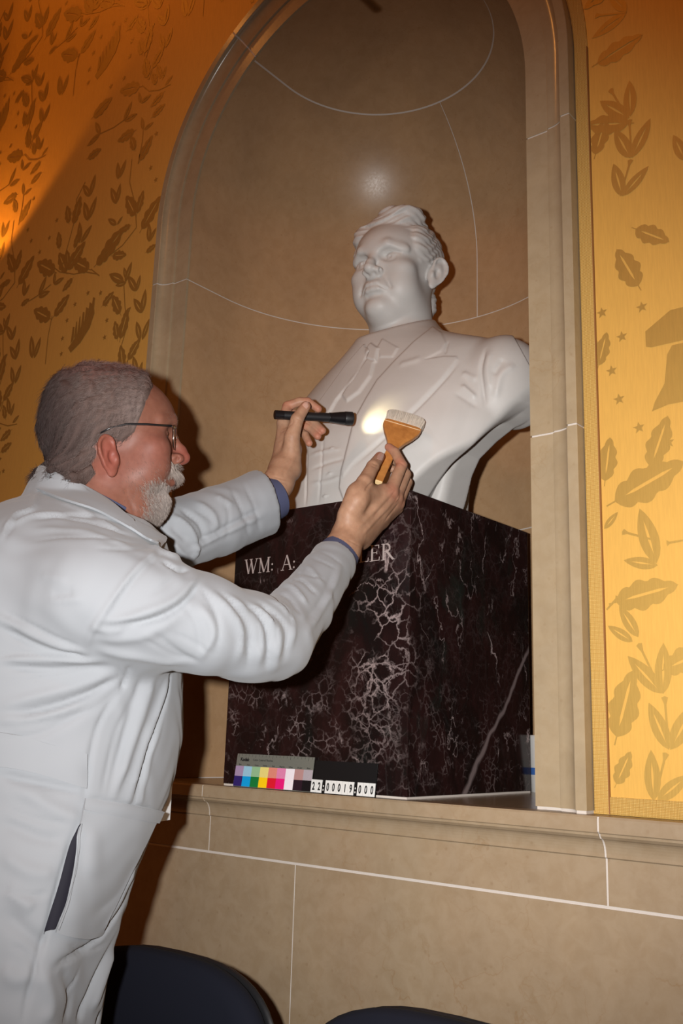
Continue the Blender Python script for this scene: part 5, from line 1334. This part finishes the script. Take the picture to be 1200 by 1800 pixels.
# eyeglasses
M_BLACK = simple('black_metal', (.008, .008, .009, 1), .28, .5); M_STEEL = simple('steel', (.45, .42, .38, 1), .25, .5, 1.0)
def glass_mat():
    m = NT('lens_glass', .02, .5); m.set('Transmission Weight', 1.0); m.set('IOR', 1.05); m.color((.95, .96, .95, 1)); return m.m
M_LENS = glass_mat()
glasses = bpy.data.objects.new('eyeglasses', None); COL.objects.link(glasses); glasses.parent = person; glasses.location = Vector(HM) - person.location
def hw(l, f, u): return Vector(head_w([[l, f, u]])[0])
bpy.context.view_layer.update()
def gl(name, vs, fs, mt, **kw): return mk(name, vs, fs, mt, glasses, **kw)
for s_ in (-1, 1):
    wl_, hl_ = .0245, .0165; c0 = (s_ * .0335, .1015, .012)
    ring = []
    for i in range(28):
        a = 2 * math.pi * i / 28; cx_, cz_ = math.copysign(abs(math.cos(a)) ** .6, math.cos(a)), math.copysign(abs(math.sin(a)) ** .6, math.sin(a))
        ring.append((c0[0] + wl_ * cx_, c0[1] - .010 * abs(c0[0] + wl_ * cx_) / .058 - .0015 * (1 - cz_), c0[2] + hl_ * cz_))
    bm = bmesh.new(); a_ = [bm.verts.new(hw(*r_)) for r_ in ring]; b_ = [bm.verts.new(hw(r_[0], r_[1] - .0018, r_[2])) for r_ in ring]
    bm.faces.new(a_); bm.faces.new(b_[::-1])
    for i in range(28): bm.faces.new((a_[i], b_[i], b_[(i + 1) % 28], a_[(i + 1) % 28]))
    bm_obj('lens', bm, M_LENS, glasses)
    vs, fs = tube_pts([hw(*ring[i % 28]) for i in range(29)], .0007, 6); gl('rim', vs, fs, M_STEEL, smooth=True)
    e = (s_ * .0600, .0925, .020)
    vs, fs = tube_pts([hw(s_ * .0560, .0945, .020), hw(*e), hw(s_ * .0665, .0860, .021)], .0016, 6); gl('hinge', vs, fs, M_STEEL, smooth=True)
    vs, fs = tube_pts([hw(s_ * .0665, .0870, .021), hw(s_ * .0725, .050, .0225), hw(s_ * .0755, .020, .0225), hw(s_ * .0745, -.002, .018), hw(s_ * .0745, -.018, .010)], [.0017, .0018, .0018, .0016, .0013], 6)
    gl('temple', vs, fs, M_BLACK, smooth=True)
vs, fs = tube_pts([hw(-.0095, .1005, .018), hw(-.004, .1040, .021), hw(.004, .1040, .021), hw(.0095, .1005, .018)], .0009, 6); gl('bridge', vs, fs, M_STEEL, smooth=True)
# ================================================================ flashlight
A0, A1 = P(482, 729, 1.795), P(619, 736, 1.842)
tdir = (A1 - A0) / np.linalg.norm(A1 - A0); TL = float(np.linalg.norm(A1 - A0))
M_TORCH = simple('black_anodised_aluminium', (.006, .006, .007, 1), .22, .6)
M_KNURL = NT('knurled_black', .4, .5); v = M_KNURL.coord(); wv = M_KNURL.n('ShaderNodeTexVoronoi'); wv.inputs['Scale'].default_value = 900; M_KNURL.l(v, wv.inputs['Vector']); M_KNURL.color((.008, .008, .009, 1)); M_KNURL.bump(wv.outputs[0], .25, .0003); M_KNURL = M_KNURL.m
torch = thing('flashlight', A0, 'slim black flashlight held in the left hand, lit, aimed at the lapel', 'flashlight')
def part(name, prof_, mt, seg=32, **kw):
    vs, fs = lathe(prof_, A0, tdir, seg); o = mk(name, vs, fs, mt, torch, **kw); smooth_by_angle(o, 30); return o
part('tail_cap', [(0, 0), (0, .0072), (.001, .0086), (.0165, .0086), (.0172, .0080), (.0172, 0)], M_TORCH)
part('barrel', [(.0172, 0), (.0172, .0084), (.030, .0084), (.030, .0082), (.085, .0082), (.085, .0086), (TL - .046, .0086), (TL - .046, 0)], M_KNURL)
part('head', [(TL - .046, 0), (TL - .046, .0094), (TL - .040, .0096), (TL - .024, .0118), (TL - .016, .0124), (TL - .016, 0)], M_TORCH)
part('bezel', [(TL - .016, 0), (TL - .016, .0126), (TL - .0145, .0130), (TL - .001, .0130), (TL, .0124), (TL, .0106), (TL - .0045, .0100), (TL - .0045, 0)], M_KNURL)
m = NT('lit_lens', .3); m.set('Emission Color', (1, .93, .72, 1)); m.set('Emission Strength', 7.0); m.color((.9, .9, .8, 1))
part('lens', [(TL - .0040, 0), (TL - .0040, .0098), (TL - .0030, .0098), (TL - .0030, 0)], m.m)
aim = P(660, 716, 1.90)
light('flashlight_beam', 'SPOT', tuple(A1 + tdir * .0015), .62, (1, .86, .50), tuple(A1 + tdir * .1 + UPW * .012 + hv * .045), shadow_soft_size=.004, spot_size=math.radians(74), spot_blend=1.0)

# ================================================================ flat hake brush
B0, B1, B2 = P(663, 848, 1.675), P(708, 748, 1.795), P(716, 716, 1.835)
bd = (B1 - B0) / np.linalg.norm(B1 - B0)
wd = P(741, 733, 1.80) - P(676, 722, 1.80); wd -= bd * (wd @ bd); wd /= np.linalg.norm(wd); bn = np.cross(bd, wd)
if bn @ (CAM - B0) < 0: bn = -bn
BL = float(np.linalg.norm(B1 - B0))
brush = thing('dusting_brush', B0, 'flat wooden dusting brush with soft white bristles held in the right hand', 'brush')
def wood():
    m = NT('varnished_wood', .35, .5); v = m.coord('Object', (1, 1, 1)); n1 = m.noise(v, 60, 4, .6, .5)
    m.color(m.ramp(n1, [(.3, (.30, .115, .028)), (.7, (.44, .185, .048))])); return m.m
M_WOOD = wood(); M_WOODEND = simple('bare_wood_end', (.62, .44, .22, 1), .5)
def brush_body(name, rows, mt):
    """rows: (t along, half width, half thickness) -> rounded slab"""
    vs = []; k = 16
    for t, hw_, ht in rows:
        for j in range(k):
            a = 2 * math.pi * j / k; cx_, cy_ = math.copysign(abs(math.cos(a)) ** .45, math.cos(a)), math.copysign(abs(math.sin(a)) ** .45, math.sin(a))
            vs.append(B0 + bd * t + wd * hw_ * cx_ + bn * ht * cy_)
    fs = [(i * k + j, i * k + (j + 1) % k, (i + 1) * k + (j + 1) % k, (i + 1) * k + j) for i in range(len(rows) - 1) for j in range(k)] + [tuple(range(k)), tuple(range(len(vs) - 1, len(vs) - k - 1, -1))]
    o = mk(name, vs, fs, mt, brush); smooth_by_angle(o, 35); return o
T = lambda f: f * BL
brush_body('handle', [(.0015, .0088, .0042), (T(.25), .0088, .0048), (T(.50), .0092, .0052), (T(.60), .0110, .0056), (T(.70), .0175, .0060), (T(.80), .0270, .0062), (T(.90), .0345, .0062), (T(.945), .0355, .0062)], M_WOOD)
brush_body('handle_end', [(-.0012, .0080, .0034), (.0015, .0087, .0041)], M_WOODEND)
brush_body('ferrule', [(T(.945), .0357, .0064), (T(.955), .0359, .0066), (T(1.0), .0358, .0066), (T(1.004), .0352, .0060)], M_WOOD)
vs, fs = tube_pts([B0 + bd * T(.955) + wd * x + bn * .0068 for x in (-.034, 0, .034)], .0005, 6); mk('stitching', vs, fs, simple('pale_thread', (.65, .5, .3, 1), .7), brush)
rs2 = np.random.RandomState(8); nB = 9000
u_ = rs2.rand(nB) * 2 - 1; t_ = rs2.rand(nB) * 2 - 1
R0 = B0 + bd * T(.99) + wd * (u_ * .0335)[:, None] + bn * (t_ * .0048)[:, None]
side_n = np.tile(bn, (nB, 1)); fan = bd[None] + wd[None] * (u_ * .16)[:, None] + bn[None] * (t_ * .22)[:, None] + rs2.randn(nB, 3) * .014
fan /= np.linalg.norm(fan, axis=1)[:, None]; Lb = .030 * (1 - .10 * u_ ** 2 - .22 * u_ ** 8 - .10 * t_ ** 4) * (1 + .018 * rs2.randn(nB))
V = np.zeros((nB, 9, 3)); sd = np.cross(fan, side_n); sd /= np.linalg.norm(sd, axis=1)[:, None]; b2 = np.cross(fan, sd)
for k_, f_ in enumerate((0, .55, 1.0)):
    pk = R0 + fan * (Lb * f_)[:, None] + bn[None] * (t_ * .002 * f_ ** 2)[:, None]; r = .00030 * (1 - .5 * f_)
    for j in range(3): a = 2 * math.pi * j / 3; V[:, k_ * 3 + j] = pk + (sd * math.cos(a) + b2 * math.sin(a)) * r
F0 = np.array([(k_ * 3 + j, k_ * 3 + (j + 1) % 3, (k_ + 1) * 3 + (j + 1) % 3, (k_ + 1) * 3 + j) for k_ in range(2) for j in range(3)])
mk('bristles', V.reshape(-1, 3), (F0[None] + (np.arange(nB) * 9)[:, None, None]).reshape(-1, 4), simple('white_goat_hair', (.55, .48, .40, 1), .7), brush, smooth=True, kind='stuff', label='soft white bristles')

# ================================================================ colour chart and number board leaning on the block
def text_part(txt, loc, size, mt, parent, ux, uz, bold=0.0, align='LEFT', name='lettering', sx=1.0):
    cu = bpy.data.curves.new('t', 'FONT'); cu.body = txt; cu.size = size; cu.align_x = align; cu.extrude = .00012; cu.offset = bold; cu.resolution_u = 3
    ob = bpy.data.objects.new('t', cu); COL.objects.link(ob); bpy.context.view_layer.update()
    me = bpy.data.meshes.new_from_object(ob.evaluated_get(bpy.context.evaluated_depsgraph_get())); bpy.data.objects.remove(ob)
    ux, uz = np.array(ux), np.array(uz); un_ = np.cross(ux, uz)
    M = Matrix([(*[ux[i] * sx, uz[i], un_[i], loc[i]][:4],) for i in range(3)] + [(0, 0, 0, 1)]); me.transform(M)
    return link(name, me, mt, parent)
def leaning(px0, px1, row, tilt, y0):
    a, b = onZ(px0[0], px0[1], ZT), None
    return a
def card(name, x0, x1, h_, y_foot, lean, roll, label, cat):
    uz = np.array([0, math.sin(lean), math.cos(lean)]); ux = np.array([math.cos(roll), 0, math.sin(roll)]); ux -= uz * (ux @ uz); ux /= np.linalg.norm(ux)
    o = np.array([x0, y_foot, ZT + .0006]); t = thing(name, o, label, cat); return t, o, ux, uz, x1 - x0, h_
def slab(name, parent, o, ux, uz, x0, x1, z0, z1, d0, d1, mt, **kw):
    """box on the card: x,z along the card, d towards the viewer"""
    n_ = np.cross(ux, uz); n_ = n_ if n_[1] < 0 else -n_; vs = [o + ux * x + uz * z + n_ * d for x in (x0, x1) for d in (d0, d1) for z in (z0, z1)]
    return mk(name, vs, [(0, 1, 3, 2), (4, 6, 7, 5), (0, 4, 5, 1), (2, 3, 7, 6), (0, 2, 6, 4), (1, 5, 7, 3)], mt, parent, **kw)
pa_, pb_ = onZ(410, 1387.5, ZT), onY(546, 1396, -.034)
cx0, cx1 = onY(410, 1387, -.030)[0], onY(546, 1395, -.030)[0]
ct, o, ux, uz, cw, ch = card('colour_chart', cx0, cx1, .0605, -.030, math.radians(8), 0, 'grey colour control chart with two rows of colour patches leaning on the marble block', 'colour chart')
M_GREYC = simple('grey_card', (.125, .125, .105, 1), .5); slab('backing', ct, o, ux, uz, 0, cw, 0, ch, 0, .0012, M_GREYC)
topc = [(150, 128, 158), (140, 180, 200), (135, 172, 132), (215, 198, 115), (205, 125, 108), (205, 120, 158), (222, 212, 218), (165, 125, 122), (158, 148, 154)]
botc = [(42, 30, 95), (0, 145, 205), (12, 110, 50), (235, 190, 10), (205, 20, 40), (215, 20, 110), (222, 212, 218), (36, 18, 30), (14, 12, 16)]
for i in range(9):
    a, b = cw * i / 9, cw * (i + 1) / 9
    if i == 6: slab('colour_patch', ct, o, ux, uz, a, b, .001, .038, .0012, .0015, simple('patch', hexc(*topc[i]), .45)); continue
    slab('colour_patch', ct, o, ux, uz, a, b, .0195, .038, .0012, .0015, simple('patch', hexc(*topc[i]), .45))
    slab('colour_patch', ct, o, ux, uz, a, b, .001, .0195, .0012, .0015, simple('patch', hexc(*botc[i]), .45))
n_ = np.cross(ux, uz); n_ = n_ if n_[1] < 0 else -n_; M_INK = simple('black_ink', (.01, .01, .01, 1), .6)
text_part('Kodak', o + ux * .010 + uz * .0475 + n_ * .0014, .0085, M_INK, ct, ux, uz, .0004)
text_part('Color Control Patches', o + ux * .042 + uz * .0485 + n_ * .0014, .0055, M_INK, ct, ux, uz)
for i, t_ in enumerate(('Blue', 'Cyan', 'Green', 'Yellow', 'Red', 'Magenta', 'White', '3/Color', 'Black')):
    text_part(t_, o + ux * (cw * (i + .5) / 9) + uz * .0395 + n_ * .0014, .0038, M_INK, ct, ux, uz, align='CENTER')
for i in range(22): slab('ruler_tick', ct, o, ux, uz, cw * (i + .5) / 22, cw * (i + .5) / 22 + .0004, ch - (.0045 if i % 5 else .007), ch - .0005, .0012, .0014, M_INK)
nx0, nx1 = onY(546, 1402, -.034)[0], onY(659, 1406, -.034)[0]
nt_, o, ux, uz, cw, ch = card('number_board', nx0, nx1, .0555, -.034, math.radians(7), 0, 'black number board reading 22:00019:000 beside the colour chart', 'number board')
M_BOARD = simple('black_card', (.004, .004, .0045, 1), .45); M_TILE = simple('white_number_tile', (.60, .60, .58, 1), .5)
slab('board', nt_, o, ux, uz, .004, cw, 0, ch, 0, .0012, M_BOARD)
n_ = np.cross(ux, uz); n_ = n_ if n_[1] < 0 else -n_
chars = '22:00019:000'; wch = [1 if c_ != ':' else .55 for c_ in chars]; tot = sum(wch); xx = 0
for c_, w_ in zip(chars, wch):
    a, b = xx / tot * cw, (xx + w_) / tot * cw; xx += w_
    tl = slab('digit_tile', nt_, o, ux, uz, a + .0003, b - .0003, .0006, .0225 if c_ != ':' else .019, .0012, .0024, M_TILE if c_ != ':' else M_BOARD)
    text_part(c_, o + ux * (a + b) / 2 + uz * .0050 + n_ * .0026, .0185, M_INK if c_ != ':' else M_TILE, tl, ux, uz, .0006, 'CENTER', 'digit', sx=.62)

# ================================================================ paper cup behind the block
cupc = np.array([.222, .462, ZT]); cup = thing('paper_cup', cupc, 'white paper cup with a blue band, behind the back corner of the block', 'cup')
M_PAPER = simple('white_paper', (.42, .41, .39, 1), .6); M_BLUE = simple('blue_print', (.03, .09, .28, 1), .5)
vs, fs = lathe([(0, .0), (0, .028), (.002, .0285), (.108, .0400), (.110, .0415), (.112, .0400), (.110, .0388), (.006, .0275), (.006, 0)], cupc, UPW, 40); o_ = mk('cup_body', vs, fs, M_PAPER, cup); smooth_by_angle(o_)
vs, fs = lathe([(.034, .0322), (.048, .0338), (.048, .0335), (.034, .0319)], cupc, UPW, 40); o_ = mk('blue_band', vs, fs, M_BLUE, cup); smooth_by_angle(o_)

# ================================================================ two stacking chairs, backs toward the wall, seats to the room
M_UPH = cloth_mat('navy_upholstery', (.0035, .0045, .0105, 1), .9, 700, .3); M_TUBE = simple('black_steel_tube', (.008, .008, .009, 1), .4)
def super_outline(w_, h_, n=40, ex=3.2):
    return [(w_ / 2 * math.copysign(abs(math.cos(a)) ** (2 / ex), math.cos(a)), h_ / 2 * math.copysign(abs(math.sin(a)) ** (2 / ex), math.sin(a))) for a in [2 * math.pi * i / n for i in range(n)]]
def pad(name, outline, centre, ux, uz, thick, mt, parent, curve=0.0, crown=.008):
    ux, uz = np.array(ux, float), np.array(uz, float); n_ = np.cross(uz, ux); centre = np.array(centre, float); vs = []; k = len(outline)
    lay = [(0.0, 0.0, .0), (.86, -.5, .0), (.96, -.42, 0), (1.0, -.15, 0), (1.0, .15, 0), (.96, .42, 0), (.86, .5, 0)]
    def pt(x, z, d, cr): return centre + ux * x + uz * z + n_ * (d * thick + curve * x * x + cr)
    for sc, d, _ in lay[1:]:
        for x, z in outline: vs.append(pt(x * sc, z * sc, d, 0))
    fs = [(i * k + j, i * k + (j + 1) % k, (i + 1) * k + (j + 1) % k, (i + 1) * k + j) for i in range(5) for j in range(k)]
    for side_, base in ((-1, 0), (1, 5 * k)):
        prev = base
        for sc in (.6, .3):
            st = len(vs); 
            for x, z in outline: vs.append(pt(x * sc, z * sc, .5 * side_, side_ * crown * (1 - sc * sc)))
            for j in range(k): q_ = (prev + j, prev + (j + 1) % k, st + (j + 1) % k, st + j); fs.append(q_ if side_ > 0 else q_[::-1])
            prev = st
        c_ = len(vs); vs.append(pt(0, 0, .5 * side_, side_ * crown))
        for j in range(k): q_ = (prev + j, prev + (j + 1) % k, c_); fs.append(q_ if side_ > 0 else q_[::-1])
    return mk(name, vs, fs, mt, parent, smooth=True)
def make_chair(loc):
    ch_ = thing('folding_chair', loc, None, 'chair', 'folded navy chairs standing against the wall'); x0, y0, _ = loc; O = np.array([x0, y0, 0.])
    pad('backrest', super_outline(.47, .36, 48, 2.9), O + [0, 0, BKZ - .18], (1, 0, 0), (0, .10, .995), .045, M_UPH, ch_, curve=-.10)
    pad('seat', super_outline(.43, .40, 48, 3.4), O + [0, .012, .435], (1, 0, 0), (0, .06, .998), .05, M_UPH, ch_, crown=.01)
    pad('back_shell', super_outline(.465, .355, 48, 2.9), O + [0, .026, BKZ - .18], (1, 0, 0), (0, .10, .995), .008, M_TUBE, ch_, curve=-.10, crown=.001)
    for s_ in (-1, 1):
        vs, fs = tube_pts([O + [s_ * .205, .030, BKZ - .10], O + [s_ * .225, .035, .60], O + [s_ * .228, .010, .30], O + [s_ * .228, -.020, .0]], .0105, 10); mk('leg', vs, fs, M_TUBE, ch_, smooth=True)
        vs, fs = tube_pts([O + [s_ * .205, .050, .60], O + [s_ * .206, .062, .40], O + [s_ * .206, .085, .20], O + [s_ * .206, .110, .0]], .0105, 10); mk('leg', vs, fs, M_TUBE, ch_, smooth=True)
    vs, fs = tube_pts([O + [-.206, .092, .14], O + [.206, .092, .14]], .009, 8); mk('stretcher', vs, fs, M_TUBE, ch_, smooth=True)
    vs, fs = tube_pts([O + [-.228, -.005, .18], O + [.228, -.005, .18]], .009, 8); mk('stretcher', vs, fs, M_TUBE, ch_, smooth=True)
    return ch_
BKZ = .862
c1 = make_chair((-.045, -.30, 0)); c1['label'] = 'navy upholstered chair back beside the man, below the colour chart'
c2 = c1.copy(); COL.objects.link(c2); c2.location = (.470, -.30, 0); c2['label'] = 'navy upholstered chair back farther right, mostly cut off at the bottom edge'
for k_ in list(c1.children):
    o_ = k_.copy(); COL.objects.link(o_); o_.parent = c2
